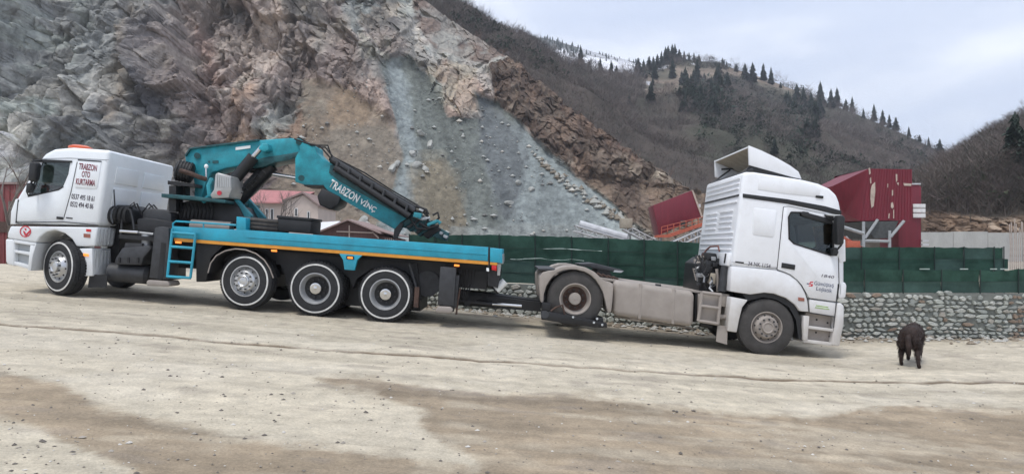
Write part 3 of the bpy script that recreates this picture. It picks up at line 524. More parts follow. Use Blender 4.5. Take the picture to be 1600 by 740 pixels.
mat('maroon_ink', (.24, .05, .075), rough=.6, var=.1); mat('red_ink', (.55, .03, .05), rough=.6); mat('dark_ink', (.05, .04, .06), rough=.6); mat('blue_ink', (.03, .05, .12), rough=.6)
mat('green_ink', (.25, .42, .06), rough=.6); mat('white_ink', (.80, .83, .83), rough=.6, var=.05); mat('beacon', (.62, .10, .03), rough=.3)
mat('interior', (.06, .062, .066), rough=.8); mat('rubber', (.012, .012, .013), rough=.7); mat('seat_cloth', (.15, .15, .16), rough=.9); mat('paper_white', (.7, .7, .7), rough=.7); mat('window_view_sheet', (.30, .13, .06), rough=.9, var=.4)
mat('rust_brown', (.075, .045, .035), rough=.85, var=.4, scale=12); mat('beige_inner', (.34, .30, .24), rough=.8, var=.15); mat('pad_red', (.16, .07, .06), rough=.8)
m = mat('glass', (.5, .5, .5)); gt = m.node_tree; gt.nodes.clear()
g0_, g1_, g2_, g3_, g4_ = [gt.nodes.new(k) for k in ('ShaderNodeFresnel', 'ShaderNodeBsdfTransparent', 'ShaderNodeBsdfGlossy', 'ShaderNodeMixShader', 'ShaderNodeOutputMaterial')]
g0_.inputs['IOR'].default_value = 1.55; g1_.inputs['Color'].default_value = (.60, .67, .65, 1); g2_.inputs['Roughness'].default_value = .03; g2_.inputs['Color'].default_value = (.9, .95, 1, 1)
gt.links.new(g0_.outputs[0], g3_.inputs[0]); gt.links.new(g1_.outputs[0], g3_.inputs[1]); gt.links.new(g2_.outputs[0], g3_.inputs[2]); gt.links.new(g3_.outputs[0], g4_.inputs['Surface'])
class Frame:                                                          # a vehicle's own axes: x along it to the right, y away from the camera, z up; its near side is y = 0
    def __init__(s, O, th): s.O = Vector(O); s.c = math.cos(th); s.s = math.sin(th); s.th = th
    def L(s, u, v, d=0.):
        W = at(u, v, s.O.y+d)-s.O; return (s.c*W.x-s.s*W.z, d, s.s*W.x+s.c*W.z)
    def P(s, pts, d=0.): return [(lambda q: (q[0], q[2]))(s.L(u, v, d)) for u, v in pts]
def part(fr, parent, name, m, pts, d0, d1, ref=None, **k):            # a plate or block: outline seen at depth ref (its near face), thickness d0..d1
    return MB().prism(fr.P(pts, d0 if ref is None else ref), d0, d1).build(name, m, parent, **k)
def bar(fr, parent, name, m, a, b, r, d=0., d2=None, n=12, **k):
    return MB().cyl(fr.L(*a, d), fr.L(*b, d if d2 is None else d2), r, n=n).build(name, m, parent, **k)
# ---------------------------------------------------------------- wheels
def tyre_mb(Rr, W, lug):
    mb = MB(); rr = Rr*.545
    prof = [(.015, rr), (.0, rr+.02), (-.004+.0, Rr*.72), (.006, Rr*.86), (.03, Rr*.945), (.055, Rr*.962), (W-.055, Rr*.962), (W-.03, Rr*.945), (W-.006, Rr*.86), (W, Rr*.72), (W, rr+.02), (W-.015, rr)]
    mb.lathe(prof, n=56, closed=True)
    n = 46 if lug else 60
    for k in range(n):                                                # tread blocks
        for j, (y0, y1) in enumerate(((.028, W*.30), (W*.35, W*.65), (W*.70, W-.028))):
            a = 2*math.pi*(k+.5*(j % 2))/n; da = 2*math.pi/n*(.29 if lug else .42); r0 = Rr*.95; r1 = Rr
            vs = []
            for yy, ro in ((y0, r1-.012 if j == 0 else r1), (y1, r1-.012 if j == 2 else r1)):
                for s_ in (-1, 1):
                    for r_ in (r0, ro): vs.append((math.cos(a+s_*da)*r_, yy, math.sin(a+s_*da)*r_))
            mb.add(vs, [(0,1,3,2),(4,6,7,5),(0,2,6,4),(1,5,7,3),(0,4,5,1),(2,3,7,6)])
    return mb
WH = {}
def wheel_set(key, Rr, W, lug, tyre_m, dusty):
    rr = Rr*.545
    d = {'tyre': (tyre_mb(Rr, W, lug).mesh('tyre', smooth=30), tyre_m)}
    d['stripe'] = (MB().lathe([(-.004, Rr*.82), (-.007, Rr*.825), (-.003, Rr*.872), (.004, Rr*.876)], n=56).mesh('white_stripe'), 'tyre_white')
    # steer axle: convex disc with round holes and bolts
    mb = MB().lathe([(.02, rr*1.03), (.0, rr*1.02), (.0, rr*.96), (.035, rr*.92), (.07, rr*.86), (.05, rr*.80), (.0, rr*.72), (-.035, rr*.66), (-.045, rr*.62), (-.045, rr*.40), (-.045, 1e-3)], n=48)
    d['front'] = (mb.mesh('wheel', smooth=30), 'rim_silver' if not dusty else 'dusty_grey')
    hb = MB()
    for k in range(10):
        a = 2*math.pi*k/10; c = Vector((math.cos(a)*rr*.54, 0, math.sin(a)*rr*.54)); hb.cyl(c+Vector((0, -.043, 0)), c+Vector((0, -.075, 0)), .017, n=6)
    d['fnuts'] = (hb.mesh('wheel_nuts'), 'dark_grey')
    d['fhub'] = (MB().lathe([(-.04, rr*.40), (-.075, rr*.38), (-.085, rr*.33), (-.07, rr*.26), (-.075, 1e-3)], n=32).mesh('hub'), 'rim_silver' if not dusty else 'dusty_grey')
    hh = MB()
    for k in range(10):
        a = 2*math.pi*(k+.5)/10; c = Vector((math.cos(a)*rr*.76, 0, math.sin(a)*rr*.76)); n_ = Vector((math.cos(a)*.35, -.9, math.sin(a)*.35)).normalized(); hh.cyl(c+Vector((0, .022, 0)), c+Vector((0, .022, 0))+n_*.012, rr*.055, n=10)
    d['fholes'] = (hh.mesh('vent_holes'), 'rubber')
    # drive axle: deep dish
    d['rear'] = (MB().lathe([(.02, rr*1.03), (-.006, rr*1.03), (-.008, rr*.96), (.02, rr*.90), (.10, rr*.85), (.125, rr*.78)], n=48).mesh('wheel', smooth=30), 'rim_grey' if not dusty else 'dusty_grey')
    d['rdisc'] = (MB().lathe([(.12, rr*.80), (.14, rr*.60), (.135, 1e-3)], n=40).mesh('wheel_disc'), 'black_steel' if not dusty else 'rust_brown')
    d['rhub'] = (MB().lathe([(.13, rr*.40), (.05, rr*.40), (.02, rr*.36), (.015, rr*.20), (.02, rr*.08), (.01, 1e-3)], n=32).mesh('hub'), 'chrome' if not dusty else 'dusty_grey')
    rn = MB()
    for k in range(10):
        a = 2*math.pi*k/10; c = Vector((math.cos(a)*rr*.58, 0, math.sin(a)*rr*.58)); rn.cyl(c+Vector((0, .14, 0)), c+Vector((0, .10, 0)), .017, n=6)
    d['rnuts'] = (rn.mesh('wheel_nuts'), 'dark_grey')
    for me, mt in d.values(): me.materials.append(MATS[mt])
    WH[key] = d
wheel_set('w', .53, .30, False, 'tyre', False); wheel_set('l', .53, .30, True, 'tyre', False); wheel_set('d', .535, .30, False, 'tyre_dusty', True)
def wheel(parent, key, kind, c, stripe=True, far=False, steer=0., dual=False):
    d = WH[key]; o = bpy.data.objects.new('wheel', d['front' if kind == 'f' else 'rear'][0]); COL.objects.link(o); o.parent = parent
    o.location = c; o.rotation_euler = (0, random.random()*6, steer+(math.pi if far else 0)); o.rotation_mode = 'XYZ'
    for nm, k in ([('tyre', 'tyre')]+([('white_stripe', 'stripe')] if stripe else [])+([('hub', 'fhub'), ('wheel_nuts', 'fnuts'), ('vent_holes', 'fholes')] if kind == 'f' else [('wheel_disc', 'rdisc'), ('hub', 'rhub'), ('wheel_nuts', 'rnuts')])):
        ch = bpy.data.objects.new(nm, d[k][0]); COL.objects.link(ch); ch.parent = o
        if nm in ('wheel_nuts', 'vent_holes'): ch['kind'] = 'stuff'
    if dual:
        ch = bpy.data.objects.new('inner_tyre', d['tyre'][0]); COL.objects.link(ch); ch.parent = o; ch.location = (0, .33, 0)
    return o
# ---------------------------------------------------------------- crane recovery truck
TH1 = math.atan(SL); x0 = -4.0
O1 = Vector((x0, 13.0, -SL*x0)); F1 = Frame(O1, TH1)
T = empty('crane_truck', O1, (0, TH1, 0), label='white and turquoise crane recovery truck towing the tractor unit', cat='truck')
def p(name, m, pts, d0, d1, parent=None, **k): return part(F1, parent or T, name, m, pts, d0, d1, **k)
def b(name, m, A, B, r, d=0., d2=None, parent=None, **k): return bar(F1, parent or T, name, m, A, B, r, d, d2, **k)
def boxpx(u0, v0, u1, v1):                                            # upright block in the truck's own axes between two seen corners
    return [(u0, v0), (u1, v0+(u1-u0)*SL), (u1-(v1-v0)*SL*0, v1+(u1-u0)*SL*0), (u0, v1)]
# cab
cab = p('cab', 'white_paint', [(62,249),(69,240),(84,232.5),(112,230),(172,234.5),(163,290),(154,352),(22,349),(24.5,311)], 0, 2.5, bevel=.07, seg=3)
inner = part(F1, None, 'c', 'interior', [(68,252),(84,241),(112,238),(166,242),(150,346),(32,344),(34,313)], .07, 2.43)
wn_ = [(67,252),(110,254),(107,272),(99,291),(91,295.5),(75,299),(44,306),(48,296)]
cw = part(F1, None, 'c', 'rubber', wn_, -.3, 2.9, ref=0)
ws = MB(); q = F1.P([(57,253),(69,253),(40,306),(26,306)]); ws.prism(q, .16, 2.34); wsx = ws.build('c', 'rubber')
cab.data.materials.append(MATS['interior']); cab.data.materials.append(MATS['rubber'])
for c_ in (inner, cw, wsx): pass
inner.matrix_world = cw.matrix_world = wsx.matrix_world = T.matrix_world
inner.parent = cw.parent = wsx.parent = T
bpy.context.view_layer.update(); boolean(cab, [inner, cw, wsx])
g_ = p('side_window', 'glass', wn_, .012, .018); p('window_seal', 'rubber', [(43,308),(44,306),(75,299),(91,295.5),(99,291),(99.5,292.5),(91.5,297.3),(75,301)], -.004, .02)
part(F1, T, 'side_window', 'glass', wn_, 2.482, 2.488, ref=0)
MB().add([(*F1.L(u_, v_, 0)[:1], y_, F1.L(u_, v_, 0)[2]) for (u_, v_) in ((60,252),(25,310)) for y_ in (.15, 2.35)], [(0, 1, 3, 2)]).build('windscreen', 'glass', T)
p('sun_visor', 'black_plastic', [(49,253),(51,248),(112,251),(112,254)], -.02, .015); 
for s_ in (.35, 1.65): p('seat', 'seat_cloth', [(88,300),(96,272),(104,270),(108,276),(104,340),(84,340)], s_, s_+.55, ref=0, bevel=.04)
p('dashboard', 'interior', [(36,330),(38,300),(60,299),(66,306),(62,340)], .12, 2.38, ref=0); p('paper', 'paper_white', [(53,302),(53,296),(72,293),(72,299)], .2, .22)
MB().lathe([(0, .2), (.012, .215), (0, .23), (-.012, .215)], F1.L(74, 301, .6), (.8, 0, .6), 24, closed=True).build('steering_wheel', 'rubber', T)
def seam(pts, d=-.0015, r=.006, name='seam', parent=None, fr=F1, T_=None, m='dark_grey'): return MB().tube([fr.L(u_, v_, 0)[:1]+(d,)+fr.L(u_, v_, 0)[2:] for u_, v_ in pts], r, 4).build(name, m, parent or T_ or T)
door = p('door', 'white_paint', [(43.5,309),(75,301.5),(92,298),(101,292),(109,272),(112,252.5),(120.5,253),(111,300),(99.5,341.5),(26,345.5),(27,316)], -.006, .02, bevel=.004)
p('door_handle', 'black_plastic', [(88,338),(98,339),(97.7,343),(88,342)], -.02, .0, parent=door, bevel=.004); p('door_badge', 'dark_grey', [(103,339),(113,340),(113,342),(103,341)], -.008, .01)
seam([(120.8,253),(111,300),(99.3,342)], r=.007); seam([(24,336),(60,336),(99,341)], r=.004); seam([(24,347.5),(100,346.5),(154,352)], r=.01)
seam([(64,248),(110,247),(170,250)], r=.004)
lp = p('locker_panel', 'white_paint', [(122,250),(158,252.5),(152,292),(150,295),(118,293),(116,290)], -.012, .02, bevel=.006)
p('drip_rail', 'dark_grey', [(121.5,248.7),(158,251.2),(157.8,253.2),(121.3,250.7)], -.016, .0)
for s_, a_, b_, h_, mt in (('TRABZON', (123.5,264.5), (151.5,267.8), .105, 'maroon_ink'), ('OTO', (128,276.5), (141,278), .10, 'maroon_ink'), ('KURTARMA', (119,288), (149,291), .10, 'maroon_ink')):
    pa, pb = F1.P([a_, b_]); lettering(s_, lp, pa, pb, h_*1.15, -.016, mt, bold=.022)
for s_, a_, b_ in (('0537 495 18 61', (111.5,310.5), (147,314.8)), ('0532 494 40 86', (109.5,322.5), (145.5,326.5))):
    pa, pb = F1.P([a_, b_]); lettering(s_, T, pa, pb, .10, -.004, 'dark_ink', bold=.012)
# pressed panels on the rear wall of the cab
def rear_x(z, a=F1.L(172, 234.5), bq=F1.L(154, 352)): t = (z-bq[2])/(a[2]-bq[2]); return bq[0]+(a[0]-bq[0])*t
zt, zb = F1.L(172, 234.5)[2], F1.L(154, 352)[2]
for y0_, y1_ in ((.30, 1.10), (1.30, 2.15)):
    for f0, f1 in ((.20, .42), (.48, .76)):
        z1_, z0_ = zt-(zt-zb)*f0, zt-(zt-zb)*f1; mb = MB()
        mb.add([(rear_x(z)+.012+k, y, z) for k in (0, -.03) for z, y in ((z0_, y0_), (z0_, y1_), (z1_, y1_), (z1_, y0_))], [(0,1,2,3),(4,7,6,5),(0,4,5,1),(1,5,6,2),(2,6,7,3),(3,7,4,0)]).build('pressed_panel', 'white_paint', T, bevel=.01)
b('rear_handle', 'black_plastic', (178,296), (180,330), .012, .25)
# lower cab
p('fender', 'white_paint', [(16,353),(153,354.5),(148,384.5),(119,385),(112,373),(101,364.5),(86,359.5),(72,362),(62,370),(56.5,379),(11,372),(12,363)], 0, .62, bevel=.03, seg=3)
part(F1, T, 'fender', 'white_paint', [(16,353),(153,354.5),(148,384.5),(119,385),(112,373),(101,364.5),(86,359.5),(72,362),(62,370),(56.5,379),(11,372),(12,363)], 1.88, 2.5, ref=0, bevel=.03, seg=3)
p('front_panel', 'white_paint', [(16,353.5),(30,354),(28,372),(11.5,371.5),(12.5,363)], .63, 1.87, ref=0, bevel=.02); p('grille', 'black_plastic', [(19,318),(24,318),(22,350),(16,350)], .3, 2.2, ref=0)
p('corner_deflector', 'white_paint', [(24,311),(28,310),(24,350),(16,350),(17,330)], -.01, .2, bevel=.01); p('deflector_gap', 'dark_grey', [(27.6,312),(28.8,312),(25.2,347),(24,347)], -.012, .01)
p('bumper', 'white_paint', [(8,373),(20,373.5),(23,380),(22.5,416),(11,413),(8.5,408)], 0, 2.5, bevel=.03, seg=3)
st = p('step_panel', 'grey_panel', [(23,378),(52,382),(46,420),(23,414)], .10, .5, ref=0); p('step_frame', 'white_paint', [(47,383),(57,380),(51,400),(48,423),(43,422),(45,402)], 0, .5, bevel=.01); p('step_top', 'white_paint', [(21,374),(56,379.5),(54,384),(21,379)], .0, .5, bevel=.008)
for a_ in ([(22,390),(47,394),(46.5,399),(22,394)], [(22,408),(45,414.5),(44,420),(22,413.5)]): p('step', 'white_paint', a_, .01, .45, parent=st, bevel=.008)
p('rear_panel', 'white_paint', [(119.5,388),(144,387.5),(145,431),(123,431.5)], 0, .62, bevel=.02)
for k in range(5): y_ = .08+k*.11; MB().cyl((F1.L(146.5,388)[0]-.012, y_, F1.L(146,431)[2]+.03), (F1.L(146.5,388)[0]-.012, y_, F1.L(146,388)[2]-.03), .025, n=8).build('panel_rib', 'grey_panel', T); MB().cyl((F1.L(150,384)[0]-.014, y_, F1.L(150,384)[2]+.02), (F1.L(153,356)[0]-.014, y_, F1.L(153,356)[2]-.02), .025, n=8).build('panel_rib', 'grey_panel', T)
p('marker_lamp', 'amber_lamp', [(130,395.5),(138,396.5),(138,400.5),(130,399.5)], -.015, .0, bevel=.004); p('reflector', 'red_lamp', [(134.5,357.5),(142,358.2),(142,362),(134.5,361.4)], -.01, .0); p('warning_plate', 'marker_brown', [(130.5,364.5),(141,365.5),(141,371.5),(130.5,370.5)], -.008, .0)
for k in range(2): p('mudflap', 'black_plastic', [(140,428+k*2),(168,430),(166,449),(137,449)], .05+k*.24, .07+k*.24)
c_ = F1.L(40, 361.5); MB().lathe([(-.008, .088), (-.010, .09), (-.010, .105), (-.006, .107)], (c_[0], 0, c_[2]), n=28).build('emblem_ring', 'red_ink', T)
p('emblem_mark', 'red_ink', [(35.5,360.5),(38.2,361),(40.3,365.5),(46,359.5),(47.4,361.3),(40.8,368.6),(38.8,368)], -.01, -.004); p('emblem_mark', 'red_ink', [(37.8,357),(40,356.4),(41.2,358.6),(39.2,359.8)], -.01, -.004)
# mirrors and beacon
mr = p('mirror', 'black_plastic', [(45,254),(54,252),(57,256),(54,281),(48,284),(42.5,281)], -.25, -.10, bevel=.03, seg=3); p('lower_mirror', 'black_plastic', [(40.5,286),(47,285),(49,290),(45,302),(39,300)], -.25, -.12, bevel=.025, seg=3)
b('mirror_arm', 'black_plastic', (50,252), (70,250), .018, -.18, .05, n=8); MB().tube([F1.L(50,283,-.18), F1.L(42,300,-.2), F1.L(44,305,-.15), F1.L(60,303,0)], .018, 8).build('mirror_arm', 'black_plastic', T); MB().tube([F1.L(50,285,-.16), F1.L(58,276,-.1), F1.L(58,284,-.1), F1.L(53,296,-.1)], .010, 6).build('mirror_arm', 'black_plastic', T)
MB().add([], []); bc_ = MB().lathe([(0, .0001), (0, .22), (.04, .21), (.075, .13), (.085, .0001)], F1.L(126, 233.0, .9), (0, 0, 1), 24).build('beacon', 'beacon', T); bc_.scale = (1, 1, 1)
# behind the cab
p('air_filter', 'black_plastic', [(163,324),(170,319.5),(200,320),(207,327),(206,348),(160,351)], .45, 1.15, bevel=.06, seg=3)
for k in range(5): MB().lathe([(0, .17), (.03, .19), (.06, .17)], F1.L(168+k*7.5, 336, .40), (1, 0, 0), 16).build('filter_rib', 'rubber', T)
MB().tube([F1.L(189,370,.3), F1.L(191,335,.3), F1.L(196,327,.3), F1.L(203,327,.3), F1.L(207,340,.3), F1.L(210,362,.3)], .02, 8).build('pipe_loop', 'dark_grey', T)
for k, (a_, m_, b2) in enumerate((((206,322),(214,318),(222,336)), ((200,324),(209,316),(216,334)), ((224,330),(233,318),(246,332)), ((232,326),(240,320),(252,334)))): MB().tube([F1.L(*a_, .5+.12*k), F1.L(*m_, .5+.12*k), F1.L(*b2, .55+.12*k)], .016, 6).build('hydraulic_hose', 'rubber', T)
p('pump_box', 'dark_grey', [(222,330),(232,325),(256,327),(268,334),(268,357),(218,358)], .55, 1.5, bevel=.04); p('valve_bank', 'black_steel', [(214,342),(226,340),(270,346),(270,372),(214,366)], .3, 1.9, bevel=.02)
b('shiny_pipe', 'chrome', (188,361), (216,363), .035, .15); b('shiny_pipe', 'rim_grey', (214,363), (240,366), .028, .2)
p('frame_shelf', 'black_steel', [(186,366),(262,372),(262,378),(186,372)], .1, 2.3); p('frame_shelf', 'dark_grey', [(196,379),(222,380),(221,388),(194,387)], .1, .7)
b('exhaust_stub', 'rim_grey', (229,366), (229,388), .09, .25, n=14); p('silencer_box', 'black_steel', [(172,352),(186,350),(186,420),(172,420)], .6, 2.2)
p('battery_cover', 'dark_grey', [(180,403),(190,387),(232,383),(237,388),(224,402),(221,414),(178,413)], .05, .62, bevel=.03, seg=2)
for u_ in (186, 200, 215): p('cover_clip', 'black_steel', [(u_-1.5,402),(u_+1.5,402),(u_+1.5,410),(u_-1.5,410)], .03, .06)
tk = MB().lathe([(0, .001), (.01, .12), (.05, .18), (.75, .18), (.81, .12), (.82, .001)], F1.L(170, 424, .28), (1, 0, 0), 24).build('air_tank', 'dark_grey', T)
p('fuel_box', 'black_steel', [(172,412),(236,416),(236,440),(176,438)], .55, 2.0)
og = p('outrigger_leg', 'dark_grey', [(241.5,356),(250,353.5),(263.5,356),(265,437),(233,434)], -.05, .32, bevel=.015); p('leg_channel', 'black_steel', [(252,378),(259,380),(254,436),(246,436)], -.058, .0, parent=og)
p('outrigger_foot', 'dusty_grey', [(228,440),(231,437),(262,439),(265,445),(262,447.5),(229,446)], -.08, .36, bevel=.02); p('outrigger_box', 'black_steel', [(244,372),(300,376),(300,392),(244,388)], .33, 2.4)
# ladder
ld = empty('ladder', (0, 0, 0)); ld.parent = T
mbl = MB()
for a_, b_ in (((269.5,357),(261.5,432.5)), ((306,363),(297.5,434)), ((269,363),(306,366)), ((266.5,385),(303.5,387.5)), ((264,408),(301,410.5)), ((261.5,431.5),(298,434))):
    mbl.cyl(F1.L(*a_, -.06), F1.L(*b_, -.06), .026, n=8)
bpy.data.objects.remove(ld); mbl.build('ladder', 'turquoise', T)
# deck
top = lambda u_: np.interp(u_, [268, 370, 385, 763, 790], [352.5, 356.5, 357, 386, 387.6]); bot = lambda u_: np.interp(u_, [268, 763, 790], [370.5, 408, 410])
sp = p('deck_side', 'turquoise', [(269,353),(369,358.5),(384,359),(763,386),(763,408),(269,371)], 0, .09, bevel=.008); p('side_crease', 'turquoise', [(385,369),(760,396.3),(760,398),(385,370.8)], -.012, .0, parent=sp, bevel=.004)
p('orange_stripe', 'orange_stripe', [(272,371.5),(763,408.4),(763,413.4),(272,376.5)], -.006, .08)
MB().prism(F1.P([(269,358),(763,390),(763,400),(269,368)]), .092, 2.40).build('deck_floor', 'dark_grey', T); part(F1, T, 'deck_side', 'turquoise', [(269,353),(384,359),(763,386),(763,412),(269,376)], 2.41, 2.5, ref=0, bevel=.008)
p('deck_post', 'turquoise', [(369.5,338),(384,340),(384,360),(369,359)], .0, .3, bevel=.008); part(F1, T, 'deck_post', 'turquoise', [(369.5,338),(384,340),(384,360),(369,359)], 2.2, 2.5, ref=0, bevel=.008)
MB().tube([F1.L(270,360,.04), F1.L(270.5,349,.04), F1.L(275,345.5,.04), F1.L(369,351.5,.04)], .018, 8).build('hand_rail', 'turquoise', T); b('rail_post', 'turquoise', (318,348.6), (318,357), .014, .04)
tb = p('tail_block', 'turquoise', [(765.5,387),(785,389),(785,411),(765.5,409)], .0, 2.5, bevel=.01); p('tail_gap', 'black_steel', [(763,386),(765.6,386.2),(764,424),(761.5,424)], -.004, 2.5, ref=0); p('tail_stripe', 'orange_stripe', [(765.6,409.3),(777,410.3),(777,414.2),(765.6,413.4)], .0, .08)
tl = p('tail_lamp', 'red_lamp', [(768,414),(776,414.5),(776,423),(768,421.5)], .0, .2, bevel=.01); p('tail_lamp', 'white_ink', [(760,418),(764,418.5),(764,424),(760,423)], -.02, .04)
p('tail_bar', 'silver_box', [(778,396),(786,397),(786,412),(778,411)], .05, 2.4); p('tail_bracket', 'silver_box', [(777,412),(783,412),(781,430),(777,430)], .05, .4); p('tail_frame', 'black_steel', [(762,420),(782,424),(778,450),(762,445)], .1, 2.3)
for u_, v_ in ((277.5,378.5), (427.5,391.5), (547,402.5), (713.5,414.5)): p('side_lamp', 'amber_lamp', [(u_-4,v_-1.8),(u_+4,v_-1.2),(u_+4,v_+1.8),(u_-4,v_+1.2)], -.03, .03, bevel=.005)
bk = p('side_bracket', 'turquoise', [(530,396),(566,398.5),(558,406),(554,422),(538,421),(536,406)], -.01, .07, bevel=.006); p('bracket_lamp_holder', 'black_plastic', [(541,399),(553,400),(553,405.5),(541,404.5)], -.02, .0, parent=bk)
# chassis and under-deck
for y_ in (.78, 1.62): part(F1, T, 'chassis_rail', 'black_steel', [(130,386),(770,430),(770,450),(130,408)], y_, y_+.09, ref=.78)
p('under_box', 'black_steel', [(306,378),(352,381),(330,402),(322,440),(306,440)], .12, .9, bevel=.02); p('subframe', 'black_steel', [(269,378),(763,414),(763,436),(269,402)], .5, 2.0)
p('rear_guard', 'black_plastic', [(420,392),(648,412),(655,470),(648,472),(646,440),(630,424),(600,418),(575,420),(552,436),(545,452),(540,436),(522,420),(490,412),(462,420),(447,442),(440,452),(436,430)], .42, .9, ref=.1)
p('axle_block', 'black_steel', [(462,434),(650,446),(650,490),(462,474)], .65, 1.9, ref=.1); p('axle_block', 'black_steel', [(350,402),(420,408),(420,450),(350,446)], .40, 2.1, ref=.1)
mg = MB(); pts = [(325,426),(329,411),(338,399),(352,391.5),(368,388.5),(384,390),(400,396),(413,406),(422,420),(427,434)]
o_ = F1.P(pts); i_ = F1.P([(u_+(380-u_)*.035, v_+(432-v_)*.035) for u_, v_ in pts]); n_ = len(pts)
mg.add([(x, y, z) for y in (.0, .42) for x, z in o_+i_], [f for k in range(n_-1) for f in ((k, k+1, n_+k+1, n_+k), (2*n_+k, 3*n_+k, 3*n_+k+1, 2*n_+k+1), (k, 2*n_+k, 2*n_+k+1, k+1), (n_+k, n_+k+1, 3*n_+k+1, 3*n_+k))]).build('wheel_arch', 'black_plastic', T)
MB().tube([F1.L(u_, v_, -.005) for u_, v_ in pts], .012, 6).build('arch_trim', 'dusty_grey', T)
zr = .53
for k_, (u_, v_, key, kind, st_, du) in enumerate(((88,420,'w','f',R(-27),False), (382,430.5,'w','f',R(-7),False), (491,454.5,'l','r',0,True), (601,463,'l','r',0,True))):
    c_ = F1.L(u_, v_); zc = zr if k_ != 1 else zr+.03
    wheel(T, key, kind, (c_[0], .04, zc), steer=st_, dual=du); wheel(T, key, kind, (c_[0], 2.46, zc), steer=st_, dual=du, far=True)
    MB().cyl((c_[0], .35, zc), (c_[0], 2.15, zc), .10).build('axle', 'black_steel', T)
# rear gear
p('outrigger_leg', 'dark_grey', [(688,416),(713,418),(709,478),(683.5,476)], -.02, .30, bevel=.015); p('outrigger_leg_inner', 'dark_grey', [(703,428),(718,430),(713,481),(699,479)], .05, .33, bevel=.012); p('outrigger_foot', 'dusty_grey', [(680,485),(684,478),(704,479),(708,484),(704,489.5),(682,488)], -.05, .34, bevel=.02)
MB().cyl(F1.L(668,443,.5), F1.L(668,443,1.9), .17, n=20).build('winch_drum', 'dark_grey', T)
for k in range(2): MB().lathe([(0, .001), (0, .25), (.03, .25), (.03, .001)], F1.L(668,443,.45+k*.5), (0, 1, 0), 22).build('winch_flange', 'dark_grey', T)
p('flap_post', 'rust_brown', [(648,448),(655,449),(653,480),(646,479)], .1, .2); b('guard_stay', 'dark_grey', (640,412), (651,452), .03, .2)
p('tail_crossbeam', 'black_steel', [(716,420),(762,424),(760,452),(712,448)], .45, 2.1)
for k, u_ in enumerate((722, 727, 732, 737, 742)): MB().tube([F1.L(u_,421,.3), F1.L(u_-2,440,.26), F1.L(u_-4-2*k,458,.3), F1.L(u_+4-5*k,472+2*k,.28), F1.L(u_+10,462,.35)], .011, 5).build('hanging_hose', 'rubber', T)
for u_ in (713, 708): MB().tube([F1.L(u_+6,450,.1), F1.L(u_+2,470,.1), F1.L(u_,486+(u_-708),.1)], .02, 6).build('hanging_chain', 'rust_brown' if u_ == 713 else 'dark_grey', T)
ta = p('tow_beam', 'black_steel', [(690,452),(775,462),(846,472),(846,486),(775,484),(690,478)], 1.05, 1.5, bevel=.015, ref=.6); p('tow_beam_inner', 'black_steel', [(760,464),(846,474),(846,489),(760,482)], .95, 1.04, ref=.6)
b('ram_rod', 'chrome', (768,474.5), (815,478), .03, .7); b('ram_body', 'black_steel', (720,470), (769,475), .06, .7)
b('rotating_lamp_tube', 'white_ink', (789,439), (775,453), .075, .3, n=18); b('tube_end', 'rubber', (775.3,452.7), (773.5,454.5), .080, .3, n=18)
# wheel-lift cradle under the tractor's rear axle
TLf = lambda y0_, y1_, nm, pts: p(nm, 'black_steel', pts, y0_, y1_, bevel=.008)
wc = TLf(-.12, .0, 'cradle_arm', [(845,485),(858,486.5),(948.5,504.5),(948.5,511.5),(930,511.5),(846,499)]); TLf(-.10, 2.6, 'cradle_bar', [(847,472),(860,473),(860,486),(847,485)]); TLf(-.02, .4, 'cradle_stop', [(930,495),(943,496.5),(943,505),(930,503)])
MB().cyl(F1.L(851.5, 491, -.13), F1.L(851.5, 491, -.10), .075, n=16).build('cradle_pin', 'dark_grey', T)
for u_, v_ in ((895.5,495),(933,497.5),(928,503.5),(941,507)): MB().cyl(F1.L(u_, v_, -.135), F1.L(u_, v_, -.10), .022, n=8).build('cradle_bolt', 'grey_panel', T)
MB().tube([F1.L(860,486,-.08), F1.L(868,480,-.05), F1.L(879,476,-.03), F1.L(882,490,-.05), F1.L(885,497,-.05)], .02, 6).build('ratchet_strap', 'rust_brown', T)
part(F1, T, 'cradle_arm', 'black_steel', [(845,485),(858,486.5),(948.5,504.5),(948.5,511.5),(930,511.5),(846,499)], 2.5, 2.62, ref=-.12)
# ---------------------------------------------------------------- the crane on it
def c(name, m, pts, d0, d1, **k): return part(F1, T, name, m, pts, d0, d1, **k)
c('crane_base', 'black_steel', [(278,318),(300,312),(352,316),(372,322),(384,345),(384,358),(278,352)], .75, 1.75, bevel=.02); c('crane_shelf', 'dark_teal', [(252,302),(300,306),(352,312),(352,317),(252,308)], .35, 2.2, bevel=.008)
c('support_post', 'black_steel', [(264,290),(275,290),(275,330),(264,330)], .6, .9); c('support_post', 'black_steel', [(282,288),(290,288),(290,306),(282,306)], .9, 1.1); c('shelf_post', 'black_steel', [(262,282),(304,287),(304,292),(262,288)], .6, 1.2)
c('slew_plate', 'crane_teal', [(344,306),(360,300),(392,336),(388,358),(369,358),(352,330)], .8, .95, bevel=.01); part(F1, T, 'slew_plate', 'crane_teal', [(344,306),(360,300),(392,336),(388,358),(369,358),(352,330)], 1.55, 1.7, ref=.8, bevel=.01); c('plate_opening', 'rubber', [(352,304),(359,304),(373,322),(371,328),(362,322)], .792, .80)
b('grey_drum', 'dusty_grey', (300,352), (362,356), .12, .55, n=16)
bm1 = c('main_boom', 'crane_teal', [(289,243),(297,232.5),(332,228),(404,219),(452,215.5),(470,217),(480,226),(478,236),(452,247),(430,250),(410,257.5),(384,257),(352,263),(330,270),(322,285),(315,309),(303,308),(304,290),(300,270),(290,256)], .95, 1.45, bevel=.02)
